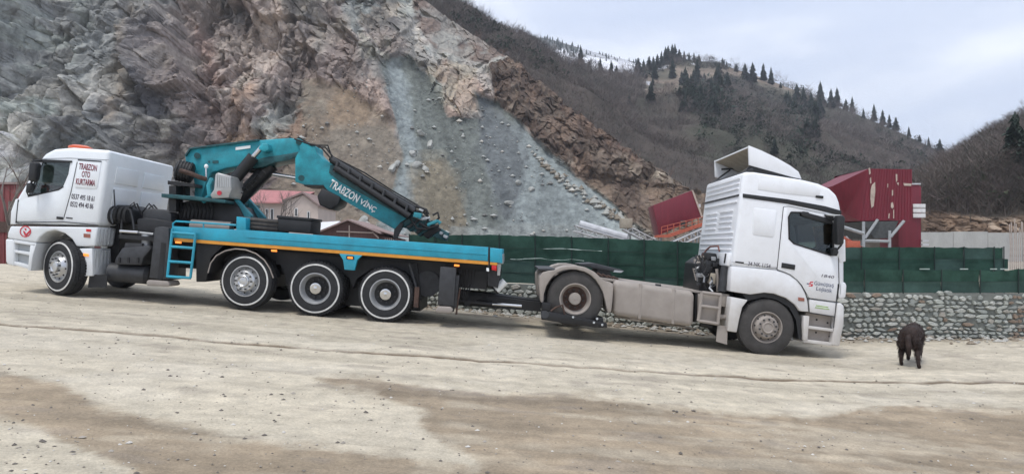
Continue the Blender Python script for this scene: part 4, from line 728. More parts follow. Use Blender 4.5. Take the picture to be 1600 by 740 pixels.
c('boom_top_plate', 'dark_teal', [(288,243),(296,231),(332,226.2),(404,217.2),(404,219.4),(332,228.6),(297,233),(290,244)], .90, 1.50); c('boom_label', 'white_ink', [(368,230),(391,227),(391,231.5),(368,234.5)], .935, .952, ); c('boom_underside', 'dark_teal', [(392,252),(412,246),(452,240),(470,236),(470,241),(452,250),(428,254),(410,261),(392,262)], .93, 1.47, bevel=.01)
for u_, v_ in ((308,243),(471,278),(467,222)): MB().cyl(F1.L(u_, v_, .9), F1.L(u_, v_, .97), .06, n=16).build('pivot_pin', 'dark_teal', T)
c('boom_rivet_plate', 'dark_teal', [(325,251),(328,251),(328,254),(325,254)], .94, .952); c('boom_rivet_plate', 'dark_teal', [(332,251),(341,250.5),(341,255),(332,255)], .94, .952)
b('lift_cylinder', 'black_steel', (362,286), (396,245), .115, .8, n=18); b('lift_rod', 'chrome', (394,247), (410,229), .05, .8, n=14); c('rod_eye', 'crane_teal', [(403,232),(408,224),(418,224),(420,234),(412,238)], .72, .95, bevel=.02)
b('link_cylinder', 'black_steel', (372,312), (425,258), .15, 1.2, n=18); b('link_arm', 'black_steel', (362,312), (400,276), .03, .9); b('jib_rod', 'chrome', (416,270), (464,278), .042, 1.2, n=14); b('jib_cylinder', 'black_steel', (384,262), (424,271), .08, 1.2)
for k in range(6): b('link_rung', 'black_steel', (374+k*7, 298-k*6.4), (380+k*7, 303-k*6.4), .012, .86)
MB().lathe([(0, .001), (0, .16), (.03, .20), (.30, .20), (.33, .15), (.33, .001)], F1.L(275, 265, .8), (1, .25, -.15), 24).build('slew_motor', 'rubber', T)
for k in range(5): MB().lathe([(0, .20), (.008, .214), (.028, .214), (.036, .20)], Vector(F1.L(275, 265, .8))+Vector((1, .25, -.15)).normalized()*(.03+k*.055), (1, .25, -.15), 24).build('motor_rib', 'black_plastic', T)
MB().tube([F1.L(281,266,.4), F1.L(300,272,.42), F1.L(312,277,.5), F1.L(322,280,.6)], .045, 8).build('valve_arm', 'rust_brown', T); MB().cyl(F1.L(322, 262, .7), F1.L(322, 282, .7), .02).build('lever_stem', 'chrome', T); MB().lathe([(0, .001), (.01, .035), (.05, .04), (.08, .02), (.085, .001)], F1.L(322, 263, .7), (0, 0, 1), 12).build('lever_knob', 'white_ink', T)
c('control_box', 'silver_box', [(336,272),(340,269.5),(361,275),(362,296),(357,309),(331,310),(328,304),(334,296)], .35, .95, bevel=.02); pp = F1.L(343, 301.5); MB().cyl((F1.L(343,301.5,.35)[0], .335, F1.L(343,301.5,.35)[2]), (F1.L(343,301.5,.35)[0], .355, F1.L(343,301.5,.35)[2]), .045, n=14).build('warning_disc', 'red_dot', T)
for k in range(7): c('box_rib', 'grey_panel', [(338+k*3.4,272.5+k*.8),(339.2+k*3.4,272.7+k*.8),(339.4+k*3.4,292),(338.2+k*3.4,292)], .338, .352)
MB().tube([F1.L(331,280,.6), F1.L(326,290,.5), F1.L(328,306,.5), F1.L(318,314,.6)], .05, 8).build('box_bracket', 'crane_teal', T)
for k in range(9): u_ = 283+k*6; MB().tube([F1.L(u_, 318, .7), F1.L(u_+3, 330-2*(k % 3), .55), F1.L(u_+1, 342, .7)], .014, 5).build('hydraulic_hose', 'rubber', T)
# jib
jb = c('jib', 'crane_teal', [(461,247),(468,234),(466,218),(482,222.5),(493,229),(494,238),(503,247.5),(524,258.5),(650,332),(626,347),(620,360),(515,300.5),(504,289.5),(477,289),(461,284)], .92, 1.48, bevel=.015)
c('jib_pipe_shade', 'dark_teal', [(516,258),(524,257),(650,331),(634,341),(530,283),(514,270)], .90, .925); c('jib_foot', 'rubber', [(474,288.5),(505,289),(507,291.5),(476,291)], .9, 1.5)  # darker plate on the upper jib side stands in for the pipes' shade
pa, pb = F1.P([(512.5,291), (582,332)], .9); lettering('TRABZON', jb, F1.P([(512.5,291)], .9)[0], F1.P([(557,317.3)], .9)[0], .17, .905, 'white_ink', bold=.03); lettering('VİNÇ', jb, F1.P([(559.5,319)], .9)[0], F1.P([(584,333.5)], .9)[0], .17, .905, 'white_ink', bold=.03)
c('oil_tank', 'black_plastic', [(495,306),(503,293),(532,308),(528,320),(515,327.5),(499,320)], .85, 1.55, bevel=.03)
for k, (a_, b_, r_, d_) in enumerate((((518,250),(648,330),.065,.85), ((523,262),(640,338),.07,.80), ((516,247),(645,326),.055,1.15), ((520,252),(650,325),.05,1.4))):
    b('extension_ram', 'black_steel', a_, b_, r_, d_, n=14)
for k in range(7):
    t = .08+k*.14; b('ram_clamp', 'dark_grey', (518+130*t, 246+80*t), (512+130*t, 262+80*t), .03, .78)
for i, (a_, m1, m2, b_) in enumerate((((460,217),(480,224),(500,228),(519,250)), ((468,215),(486,227),(512,227),(521,252)), ((474,220),(480,240),(492,262),(524,272)), ((452,214),(478,229),(490,256),(517,268)), ((466,214),(484,230),(508,230),(523,248)), ((520,247),(560,268),(600,293),(640,318)), ((520,245),(570,270),(610,296),(655,322)))): MB().tube([F1.L(*q_, .82+.1*i) for q_ in (a_, m1, m2, b_)], .017, 6).build('hydraulic_hose', 'rubber', T)
ext = [((620,349),(650,331),(661,337),(630,356),.98,1.42,'dark_teal'), ((632,354),(660,337),(672,345),(641,362),1.0,1.4,'dark_teal'), ((643,358),(668,343),(680,352),(655,369),1.02,1.38,'dark_teal'), ((656,362),(679,350),(690,358),(667,373),1.05,1.35,'black_steel'), ((668,366),(688,356),(701,364),(697,377),1.08,1.32,'dark_teal')]
for a_, b_, c2, d_, y0_, y1_, mt in ext: c('boom_extension', mt, [a_, b_, c2, d_], y0_, y1_, bevel=.015)
for k, (u_, v_) in enumerate(((628,349),(641,356),(655,364))): c('extension_collar', 'black_steel', [(u_-6,v_-2),(u_+20,v_-20),(u_+23,v_-18),(u_-3,v_+1)], .95, 1.45)
c('end_frame', 'black_steel', [(616,358),(626,347),(630,350),(620,372),(614,374)], .9, 1.0)
for pts_, r_, mt in (([(645,329),(662,331),(670,340),(665,350),(680,352)], .03, 'rubber'), ([(640,340),(652,357),(668,358),(676,350)], .022, 'rubber'), ([(650,322),(666,328),(669,335)], .03, 'rubber'), ([(676,336),(684,332),(686,340),(680,347)], .024, 'rubber'), ([(646,336),(660,342),(672,340)], .035, 'grey_panel'), ([(668,352),(684,345),(688,349)], .04, 'crane_teal'), ([(655,349),(670,356),(686,352)], .03, 'rubber')): MB().tube([F1.L(*q_, .85) for q_ in pts_], r_, 7).build('hydraulic_hose' if mt == 'rubber' else 'hose_fitting', mt, T)
c('hose_block', 'crane_teal', [(647,331),(659,333),(657,342),(645,338)], .75, .95, bevel=.01); c('hose_block', 'grey_panel', [(655,325),(662,328),(660,331),(654,328)], .75, .85, bevel=.01); c('tip_shackle', 'grey_panel', [(687,361),(692,363),(690,367),(686,365)], .95, 1.1, bevel=.01); c('tip_shackle', 'grey_panel', [(693,366),(700,369),(697,373),(692,370)], .95, 1.1, bevel=.01)
# things lying on the deck
dz = lambda u_: 0
o = MB().lathe([(.0, .30), (.0, .46), (.04, .50), (.22, .50), (.26, .46), (.26, .30)], (0, 0, 0), (0, 0, 1), 40, closed=True).build('spare_tyre', 'tyre_dusty'); o.location = O1+Matrix.Rotation(TH1, 3, 'Y') @ Vector((F1.L(408, 362, .62)[0], .72, F1.L(408, 362, .1)[2]+.0)); o.rotation_euler = (0, TH1, 0)
tag(o, 'dusty grey tyre lying flat on the turquoise deck', 'tyre')
rb = MB()
for k in range(3): rb.lathe([(.06+k*.07, .500), (.065+k*.07, .512), (.085+k*.07, .512), (.09+k*.07, .500)], (0, 0, 0), (0, 0, 1), 40)
r2_ = rb.build('tread_rib', 'tread_dusty', o)
qx, qz = F1.L(458, 366, .4)[0], F1.L(458, 363, .1)[2]
o = empty('tool_box', O1+Matrix.Rotation(TH1, 3, 'Y') @ Vector((qx, .75, qz)), (0, TH1, 0), label='black lidded box standing on the turquoise deck beside the flat tyre', cat='box')
MB().box(-.33, .33, -.35, .35, 0, .25).build('box_body', 'black_plastic', o, bevel=.015); MB().box(-.345, .345, -.365, .365, .252, .305).build('lid', 'black_plastic', o, bevel=.012)
# ---------------------------------------------------------------- towed tractor unit
TH2 = math.atan(43/300); O2 = Vector((4.815, 13.0, float(zroad(4.815)))); F2 = Frame(O2, TH2)
T2 = empty('tractor_unit', O2, (0, TH2, 0), label='white tractor unit without trailer, dusty, rear axle raised on the tow cradle', cat='truck')
def p2(name, m, pts, d0, d1, parent=None, **k): return part(F2, parent or T2, name, m, pts, d0, d1, **k)
def b2(name, m, A, B, r, d=0., d2=None, parent=None, **k): return bar(F2, parent or T2, name, m, A, B, r, d, d2, **k)
WD = 'white_dusty'
cab = p2('cab', WD, [(1162,268),(1180,268.5),(1253,280),(1280,286.5),(1297,294),(1308,304),(1312.5,316),(1314.5,328),(1317,372),(1320,412),(1320,440),(1319,466),(1264,461),(1214,421.5),(1143,416),(1152,350)], 0, 2.5, bevel=.07, seg=3)
inner = part(F2, None, 'c', 'interior', [(1172,318),(1300,340),(1306,352),(1310,440),(1262,434),(1216,408),(1160,404)], .07, 2.43)
wn_ = [(1236,331.5),(1255,332),(1299,343.5),(1301.5,352),(1302,398),(1298,398.5),(1240,380),(1233,373),(1232,339)]
cw = part(F2, None, 'c', 'rubber', wn_, -.3, 2.9, ref=0); wsx = MB().prism(F2.P([(1306,340),(1326,340),(1330,400),(1307,400)]), .18, 2.32).build('c', 'rubber')
cab.data.materials.append(MATS['interior']); cab.data.materials.append(MATS['rubber'])
for k_ in (inner, cw, wsx): k_.parent = T2
bpy.context.view_layer.update(); boolean(cab, [inner, cw, wsx])
p2('side_window', 'glass', wn_, .014, .020); part(F2, T2, 'side_window', 'glass', wn_, 2.480, 2.486, ref=0)
ws_ = F2.P([(1314.6,338), (1318,402)]); MB().add([(x, y, z) for x, z in ws_ for y in (.16, 2.34)], [(0,1,3,2)]).build('windscreen', 'glass', T2)
MB().tube([(*F2.L(u_, v_)[:1], -.004, F2.L(u_, v_)[2]) for u_, v_ in wn_+wn_[:1]], .016, 6).build('window_seal', 'rubber', T2)
p2('wind_shield_visor', 'black_plastic', [(1251,332),(1255,330),(1263,331),(1268,336),(1300,343),(1301,350),(1290,348),(1262,340),(1253,337)], -.03, .01, bevel=.006)
for s_ in (.35, 1.6): part(F2, T2, 'seat', 'seat_cloth', [(1238,352),(1246,347),(1254,352),(1262,400),(1234,405)], s_, s_+.55, ref=0, bevel=.04)
part(F2, T2, 'window_view_sheet', 'window_view_sheet', [(1257,350),(1290,352),(1288,392),(1256,388)], 1.9, 1.96, ref=0); part(F2, T2, 'dashboard', 'interior', [(1284,392),(1308,390),(1312,430),(1284,425)], .1, 2.4, ref=0)  # added orange sheet stands in for the background seen through the window
MB().lathe([(0, .2), (.012, .215), (0, .23), (-.012, .215)], F2.L(1282, 393, .6), (-.8, 0, .6), 24, closed=True).build('steering_wheel', 'rubber', T2)
p2('roof_band', 'black_plastic', [(1161,302.3),(1230,311),(1290,322),(1314.5,329),(1315,335),(1306,335),(1278,328),(1230,318.2),(1161,308.5)], -.012, .02, bevel=.004); p2('roof_panel', WD, [(1186,277.5),(1250,285),(1282,294),(1280,308),(1230,303),(1184,296)], -.008, .02, bevel=.008); p2('roof_lamp', 'rubber', [(1275,305),(1287,306),(1286.5,310),(1275,308.5)], -.02, .0, bevel=.004)
p2('locker_panel', WD, [(1179,324.5),(1212,328.5),(1214,331),(1209.5,368),(1207,370.5),(1178,366.5),(1175.6,363.5),(1177,326.5)], -.010, .02, bevel=.008)
s2 = lambda pts, r=.006, m='dark_grey': MB().tube([(F2.L(u_, v_)[0], -.002, F2.L(u_, v_)[2]) for u_, v_ in pts], r, 4).build('seam', m, T2)
s2([(1224,323),(1219,372),(1214,421)], .008); s2([(1214,421),(1226,425),(1235,429.5),(1245,437),(1252,445),(1258,456),(1262,468),(1264.5,487)], .009); s2([(1143,409),(1214,419),(1310,432)], .004); s2([(1264,465.5),(1307,471.5)], .007); s2([(1309,340),(1310,400),(1311,446),(1307,471),(1302,512)], .008)
s2([(1224,323),(1232,322),(1300,336)], .005); s2([(1253,434),(1309,440)], .003)
door = p2('door', WD, [(1224.5,324),(1231,323.5),(1231,340),(1232,374),(1240,381.5),(1298,400),(1303,400),(1303,350),(1308.5,350),(1309.5,440),(1306,470.5),(1264.5,465),(1252.5,444),(1235,428),(1214.5,420.5),(1220,372)], -.007, .02, bevel=.004)
p2('door_handle', 'black_plastic', [(1222,410),(1243,413.5),(1242,421.5),(1221,418)], -.022, .0, parent=door, bevel=.006)
p2('vent_slot', 'rubber', [(1149,407.8),(1162.5,409.3),(1162,411.3),(1149,410)], -.006, .01)
pa, pb = F2.P([(1168.5,414.2), (1203.5,418.6)]); lettering('34 NK 1154', T2, pa, pb, .075, -.004, 'dark_ink')
pa, pb = F2.P([(1283,432.2), (1302,435)]); lettering('1840', T2, pa, pb, .055, -.010, 'dark_ink', shear=.25)
pa, pb = F2.P([(1271.5,446.5), (1302,450.2)]); lettering('Gümüştaş', T2, pa, pb, .095, -.010, 'blue_ink'); pa, pb = F2.P([(1274.5,455.0), (1299,459.2)]); lettering('Lojistik', T2, pa, pb, .10, -.010, 'blue_ink')
lg = F2.P([(1263.5,443.4),(1266,439.4),(1270.5,439.6),(1270,441.2),(1266.8,441.2),(1265.6,443),(1270,443.6),(1269,447.2),(1264,447),(1263,445.4),(1266.6,445.8),(1267.4,444.8)]); MB().prism(lg, -.010, -.004).build('logo_mark', 'red_ink', T2); MB().prism(F2.P([(1260.5,441.8),(1263.6,442.2),(1263.3,443.8),(1260.3,443.4)]), -.010, -.004).build('logo_mark', 'blue_ink', T2)
# lower cab
p2('fender', WD, [(1143,415.5),(1160,417),(1214,421.8),(1226,425.3),(1235,430),(1245,437.5),(1252,445.5),(1258,457),(1262,469),(1264,487),(1250,486),(1243,476),(1229,465.5),(1210,458.5),(1194,456.8),(1173,459.8),(1141,455)], 0, .7, bevel=.02, seg=2)
part(F2, T2, 'fender', WD, [(1143,415.5),(1214,421.8),(1235,430),(1252,445.5),(1262,469),(1264,487),(1250,486),(1243,476),(1229,465.5),(1210,458.5),(1194,456.8),(1173,459.8),(1141,455)], 1.8, 2.5, ref=0, bevel=.02)
p2('arch_liner', 'black_plastic', [(1160,456),(1194,452),(1230,462),(1246,478),(1253,500),(1256,532),(1250,530),(1246,500),(1235,480),(1215,468),(1194,464),(1170,470)], .06, .65, ref=0)
p2('engine_block', 'black_steel', [(1145,440),(1262,452),(1256,500),(1150,490)], .75, 1.75, ref=0)
p2('fender_rear', WD, [(1142,463.5),(1169,468.3),(1160,480),(1155,500),(1151.5,519),(1136.5,517)], 0, .6, bevel=.02); b2('fender_stay', 'dusty_grey', (1120,494), (1140,496), .05, .2); b2('fender_canister', 'dusty_grey', (1132,462), (1128,478), .07, .3, n=16)
p2('front_sill', WD, [(1264.5,467),(1306,472.5),(1305,494),(1265,487.5)], .0, .6, bevel=.012); s2([(1265,488.5),(1305,494.5)], .01)
st = p2('step_recess', 'dusty_grey', [(1264,489),(1304,495),(1300,536),(1258,531)], .14, .55, ref=0); p2('step_post', WD, [(1256,493),(1265,493.5),(1262,531),(1255,531)], .0, .5, bevel=.01); 
for a_ in ([(1263,508.5),(1302,513.5),(1301.5,518),(1262.5,513)], [(1256,529.5),(1300,535),(1299.5,540),(1255,534)]): p2('step', WD, a_, .02, .5, parent=st, bevel=.008)
for u_, v_ in ((1276,499),(1293,504),(1275,519),(1296,525)): MB().cyl(F2.L(u_, v_, .13), F2.L(u_, v_, .15), .018, n=8).build('step_bolt', 'rubber', T2)
p2('headlamp_panel', WD, [(1311,441),(1321,440.5),(1323.5,446),(1322,464),(1318,467),(1310,466)], .0, 2.5, bevel=.03, seg=3); p2('panel_gap', 'rubber', [(1309,443),(1311.2,443),(1309.8,466),(1307,466)], -.003, .02)
p2('bumper', WD, [(1306.5,474),(1314,472.5),(1319.5,478),(1319,505),(1312,541),(1299,539.5),(1304,510)], .0, 2.5, bevel=.03, seg=3); p2('front_grille', 'black_plastic', [(1318,405),(1322,405),(1322,440),(1318,440)], .3, 2.2, ref=0)
p2('pillar_trim', WD, [(1303.5,338),(1308.5,337),(1312,372),(1321,374),(1321.5,408),(1313,410),(1310,400),(1304.5,398)], -.02, .04, bevel=.01)
p2('marker_lamp', 'marker_brown', [(1247.5,464),(1257,465.2),(1257,470.5),(1247.5,469.3)], -.015, .005, bevel=.004)
p2('sill_badge', 'paper_white', [(1272,473.5),(1297,477),(1297,484),(1272,480.5)], -.004, .002)
for a_, b_, h_, s_ in (((1274,479),(1294,481.8),.03,'TIR OTOMOTIV'),): pa, pb = F2.P([a_, b_]); 
p2('badge_line', 'green_ink', [(1275,476.3),(1294,479),(1294,480.3),(1275,477.6)], -.007, -.003); p2('badge_line', 'green_ink', [(1273.5,479.2),(1296,482.3),(1296,483.4),(1273.5,480.3)], -.007, -.003)
p2('mirror', 'black_plastic', [(1310,336),(1318,336),(1321,340),(1319,380),(1316,383),(1309,381),(1308,350)], -.28, -.10, bevel=.03, seg=3); p2('mirror_foot', 'black_plastic', [(1302,388),(1308,386),(1311,394),(1308,400),(1303,399)], -.15, .0, bevel=.015); b2('mirror_arm', 'grey_panel', (1291,335), (1316,337.5), .018, -.05, -.18, n=8); b2('mirror_arm', 'black_plastic', (1306,392), (1315,382), .018, -.1, -.2, n=8); p2('mirror_mount', 'black_plastic', [(1289,335),(1303,337),(1304,345),(1295,343)], -.06, .0, bevel=.01)
# rear wall of the cab: ribbed sheet
ra, rb_ = F2.L(1162, 268), F2.L(1143, 416); rx_ = lambda z: rb_[0]+(ra[0]-rb_[0])*(z-rb_[2])/(ra[2]-rb_[2])
H_ = ra[2]-rb_[2]
def rear_rib(f, y0_, y1_, hh=.02, m=WD): z = ra[2]-H_*f; return MB().box(rx_(z)-.022, rx_(z)+.02, y0_, y1_, z-hh/2, z+hh/2).build('rear_rib', m, T2, bevel=.006)
for f_ in (.06, .115, .17, .31, .64, .70, .76, .82): rear_rib(f_, .16, 2.34, .03)
for f_ in (.40, .46, .52, .58):
    for y0_, y1_ in ((.35, 1.15), (1.35, 2.15)): rear_rib(f_, y0_, y1_, .03)
z_ = ra[2]-H_*.245; MB().box(rx_(z_)-.012, rx_(z_)+.02, .1, 2.4, z_-.018, z_+.018).build('rear_seam', 'dark_grey', T2)
z0_, z1_ = ra[2]-H_*1.0, ra[2]-H_*.86; MB().box(rx_(z1_)-.06, rx_(z1_)+.02, .1, .75, z0_, z1_).build('rear_locker', WD, T2, bevel=.02); MB().box(rx_(z1_)-.075, rx_(z1_)-.05, .2, .26, z0_+.05, z1_-.02).build('locker_latch', 'rubber', T2)
# roof wind deflector
fin = [(1170,227),(1190,235),(1215,247),(1235,258.5),(1248,268),(1253,279.5),(1240,277),(1171,258)]
nf = F2.P(fin, .12); mbd = MB(); MB().prism(nf, .12, .19).build('deflector_fin', WD, T2, bevel=.012); MB().prism(nf, 2.31, 2.38).build('deflector_fin', WD, T2, bevel=.012)
tp = F2.P([(1170.5,228),(1190,236),(1215,248),(1235,259.5),(1247,269),(1252,279)], .12); lo = [(x-.0, z-.03) for x, z in tp]; n_ = len(tp); nb = 9
vs = []; 
for s_ in range(nb):
    t = s_/(nb-1); y_ = .19+t*2.12; sag = -.0-.05*(1-math.sin(math.pi*t))
    for x, z in tp: vs.append((x, y_, z+sag*0-.06*math.sin(math.pi*t)*0))
    for x, z in lo: vs.append((x, y_, z))
fs = []
for s_ in range(nb-1):
    a_ = s_*2*n_; c_ = a_+2*n_
    for k in range(n_-1): fs += [(a_+k, a_+k+1, c_+k+1, c_+k), (a_+n_+k, c_+n_+k, c_+n_+k+1, a_+n_+k+1)]
    fs += [(a_, c_, c_+n_, a_+n_), (a_+n_-1, a_+2*n_-1, c_+2*n_-1, c_+n_-1)]
MB().add(vs, fs).build('deflector_plate', WD, T2); lo2 = [(x-.004, z-.036) for x, z in tp]
MB().add([(x, y, z) for y in (.2, 2.3) for x, z in lo2[:-1]], [(k, k+1, n_-1+k+1, n_-1+k) for k in range(n_-2)]).build('deflector_lining', 'beige_inner', T2)
for y_ in (.3, 2.2): MB().tube([F2.L(1172,262,y_), (F2.L(1180,240,.12)[0], y_, F2.L(1180,240,.12)[2]-.06)], .02, 6).build('deflector_stay', 'dark_grey', T2); MB().tube([(F2.L(1166,268)[0], y_, F2.L(1166,268)[2]), (F2.L(1195,246,.12)[0], y_, F2.L(1195,246,.12)[2])], .02, 6).build('deflector_stay', 'dark_grey', T2)
p2('deflector_seal', 'black_plastic', [(1166,266),(1172,257),(1240,276.5),(1252,280),(1240,280.5),(1172,266)], .14, .17); p2('roof_rail', 'dark_grey', [(1162,268.5),(1176,262),(1178,266),(1170,270)], .1, 2.4, bevel=.01)
# chassis
for y_ in (.80, 1.60): part(F2, T2, 'chassis_rail', 'dusty_grey', [(846,432),(906,432),(948,436),(1145,463),(1145,484),(948,458),(846,446)], y_, y_+.08, ref=.1)
part(F2, T2, 'frame_deck', 'dusty_grey', [(935,434),(1100,456),(1146,461),(1146,464),(1100,459),(935,437)], .25, 2.25, ref=.0); part(F2, T2, 'rear_crossmember', 'dark_grey', [(842,419.5),(868,420),(868,423),(842,422)], .1, 2.4, ref=0); part(F2, T2, 'gearbox', 'black_steel', [(960,452),(1140,474),(1136,500),(960,478)], .9, 1.6, ref=.1)
part(F2, T2, 'chassis_plate', 'dusty_grey', [(980,441),(1060,452),(1060,454),(980,443)], .3, .9, ref=.2)
fw = part(F2, T2, 'fifth_wheel', 'dark_grey', [(906,412),(930,411),(972,421),(978,424),(968,426),(936,421),(908,415)], .75, 1.75, ref=.6, bevel=.015); part(F2, T2, 'fifth_wheel_base', 'black_steel', [(936,420),(955,424),(961,436),(930,432)], .8, 1.7, ref=.6); part(F2, T2, 'fifth_wheel_lip', 'grey_panel', [(962,422),(976,423.5),(972,426),(960,425)], .72, 1.0, ref=.6)
for k in range(5): b2('fifth_wheel_rod', 'rust_brown', (925+k*8, 424+k*2), (934+k*8, 430+k*1.5), .02, .55)
# fuel tank with straps
ft = p2('fuel_tank', 'dusty_grey', [(959.5,437),(1086.5,455.5),(1084,511.5),(957.5,492.5)], .04, .68, bevel=.11, seg=6)
for u0_, u1_ in ((999,1004), (1051,1056)): dv = (u0_-960)*.146; p2('tank_strap', 'dusty_grey', [(u0_,436.6+dv),(u1_,437.3+dv),(u1_-1.8,493.4+dv),(u0_-1.8,492.7+dv)], .035, .66, bevel=.02, seg=3)
MB().cyl(F2.L(1028,449,.25), F2.L(1028.6,443.5,.25), .055, n=14).build('tank_cap', 'dark_grey', T2); b2('tank_step', 'dusty_grey', (985,497.5), (1000,500), .03, .2)
# battery box with step frame, mudflap, gear behind the cab
bb = p2('battery_box', 'dusty_grey', [(1092,459),(1125,463.5),(1122,506),(1091,501)], .12, .7, bevel=.01); fr_ = MB()
for A_, B_ in (((1097,456.5),(1127,460.5)), ((1094.5,477.5),(1124,481.5)), ((1091,500.5),(1121.5,505.5)), ((1097,456.5),(1091,501)), ((1126.5,460.5),(1121.5,506))): fr_.cyl(F2.L(*A_, .05), F2.L(*B_, .05), .032, n=8)
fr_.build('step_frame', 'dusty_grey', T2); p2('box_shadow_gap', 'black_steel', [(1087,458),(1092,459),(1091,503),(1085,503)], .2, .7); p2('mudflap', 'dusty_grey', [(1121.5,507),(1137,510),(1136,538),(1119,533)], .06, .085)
b2('air_cylinder', 'black_steel', (1094,506), (1112,509), .05, .25); b2('chassis_pipe', 'dusty_grey', (960,494), (1084,513), .02, .5)
for k in range(54):
    d_ = random.uniform(.15, 1.5); u_ = random.uniform(1087, 1121); v_ = random.uniform(396, 448); mt = random.choice(['black_steel', 'dark_grey', 'rubber', 'dusty_grey', 'rubber', 'rim_grey', 'rubber'])
    MB().tube([F2.L(u_, v_, d_), F2.L(u_+random.uniform(-6, 6), v_+random.uniform(-4, 8), d_), F2.L(u_+random.uniform(-5, 6), min(456, v_+random.uniform(8, 22)), d_+random.uniform(-.1, .1))], random.uniform(.010, .026), 7).build('engine_pipe', mt, T2)
for k in range(12):
    d_ = random.uniform(.3, 1.4); u_ = random.uniform(1089, 1118); v_ = random.uniform(402, 448); h_ = random.uniform(2, 5); part(F2, T2, 'engine_fitting', random.choice(['black_steel', 'dark_grey', 'dusty_grey', 'rim_grey']), [(u_-h_, v_-h_), (u_+h_, v_-h_+.8), (u_+h_, v_+h_), (u_-h_, v_+h_-.8)], d_, d_+.15, bevel=.01)
part(F2, T2, 'engine_rear', 'black_steel', [(1098,412),(1112,402),(1130,404),(1140,420),(1142,462),(1094,456)], .6, 1.9, ref=.5, bevel=.02); part(F2, T2, 'intake_box', 'black_plastic', [(1105,394),(1120,396),(1122,410),(1104,408)], .6, 1.0, ref=.6, bevel=.02); part(F2, T2, 'expansion_tank', 'beige_inner', [(1110,426),(1118,427),(1117,444),(1108,443)], .35, .55, ref=.4, bevel=.02)
b2('intake_duct', 'dark_grey', (1134,416), (1128,455), .09, .3, n=14); b2('bracket_tube', 'dusty_grey', (1120,420), (1122,455), .03, .4)
MB().tube([F2.L(1097,400,.9), F2.L(1104,390,.85), F2.L(1110,385,.7), F2.L(1122,384,.4), F2.L(1124,392,.3)], .018, 6).build('air_line', 'pad_red', T2)
# wheels and rear mudguards
cf = F2.L(1199, 511.3); cr_ = F2.L(899, 467)
wheel(T2, 'd', 'f', (cf[0], .03, cf[2]), stripe=False); wheel(T2, 'd', 'f', (cf[0], 2.47, cf[2]), stripe=False, far=True); MB().cyl((cf[0], .35, cf[2]), (cf[0], 2.15, cf[2]), .1).build('axle', 'black_steel', T2)
wheel(T2, 'd', 'r', (cr_[0], .03, cr_[2]), stripe=False, dual=True); wheel(T2, 'd', 'r', (cr_[0], 2.47, cr_[2]), stripe=False, dual=True, far=True); MB().cyl((cr_[0], .6, cr_[2]), (cr_[0], 1.9, cr_[2]), .14).build('axle', 'dusty_grey', T2)
outer = [(845,472),(842.5,448),(843,432),(848,425.5),(857,423),(866,422),(874,418),(885,415),(900,415),(915,417.5),(928,424),(937,432),(943,438),(955,441),(958.5,445),(957,470),(955,487)]
innr = [(849,472),(850,458),(854,446),(860,436),(866,429.5),(873,424.5),(880,422),(889,420.5),(901,421),(913,424),(923,429.5),(931,437),(937,446),(942,456),(945,467),(948,480),(950,488.5)]
for y0_, y1_ in ((-.01, .66), (1.84, 2.51)):
    o_ = F2.P(outer, 0); i_ = F2.P(innr, 0); n_ = len(o_)
    MB().add([(x, y, z) for y in (y0_, y1_) for x, z in o_+i_], [f for k in range(n_-1) for f in ((k, k+1, n_+k+1, n_+k), (2*n_+k, 3*n_+k, 3*n_+k+1, 2*n_+k+1), (k, 2*n_+k, 2*n_+k+1, k+1), (n_+k, n_+k+1, 3*n_+k+1, 3*n_+k))]+[(0, n_, 3*n_, 2*n_), (n_-1, 3*n_-1, 4*n_-1, 2*n_-1)]).build('rear_mudguard', 'dusty_grey', T2, bevel=.015)
# ---------------------------------------------------------------- the dog
mat('dog_fur', (.016, .010, .009), rough=.7, col2=(.042, .025, .020), scale=9, bump=.5, bscale=45, spec=.35)
def fused(name, balls, limbs, m, vox=.013, it=10):
    """one continuous body grown from overlapping muscles and tapered limbs"""
    bm = bmesh.new()
    for c_, r_ in balls: bmesh.ops.create_uvsphere(bm, u_segments=20, v_segments=14, radius=1, matrix=Matrix.Translation(c_) @ Matrix.Diagonal((*r_, 1)))
    for pts in limbs:
        for (p0, r0), (p1, r1) in zip(pts[:-1], pts[1:]):
            p0, p1 = Vector(p0), Vector(p1); d_ = p1-p0
            bmesh.ops.create_cone(bm, cap_ends=True, segments=14, radius1=r0, radius2=r1, depth=d_.length, matrix=Matrix.Translation((p0+p1)/2) @ d_.to_track_quat('Z', 'Y').to_matrix().to_4x4())
            for q_, rr in ((p0, r0), (p1, r1)): bmesh.ops.create_uvsphere(bm, u_segments=14, v_segments=9, radius=rr, matrix=Matrix.Translation(q_))
    me = bpy.data.meshes.new(name); bm.to_mesh(me); bm.free(); o = bpy.data.objects.new(name, me); COL.objects.link(o)
    md = o.modifiers.new('r', 'REMESH'); md.mode = 'VOXEL'; md.voxel_size = vox; sm = o.modifiers.new('s', 'SMOOTH'); sm.factor = .5; sm.iterations = it
    r = bpy.data.meshes.new_from_object(o.evaluated_get(bpy.context.evaluated_depsgraph_get())); bpy.data.objects.remove(o); r.shade_smooth(); r.materials.append(MATS[m]); return r
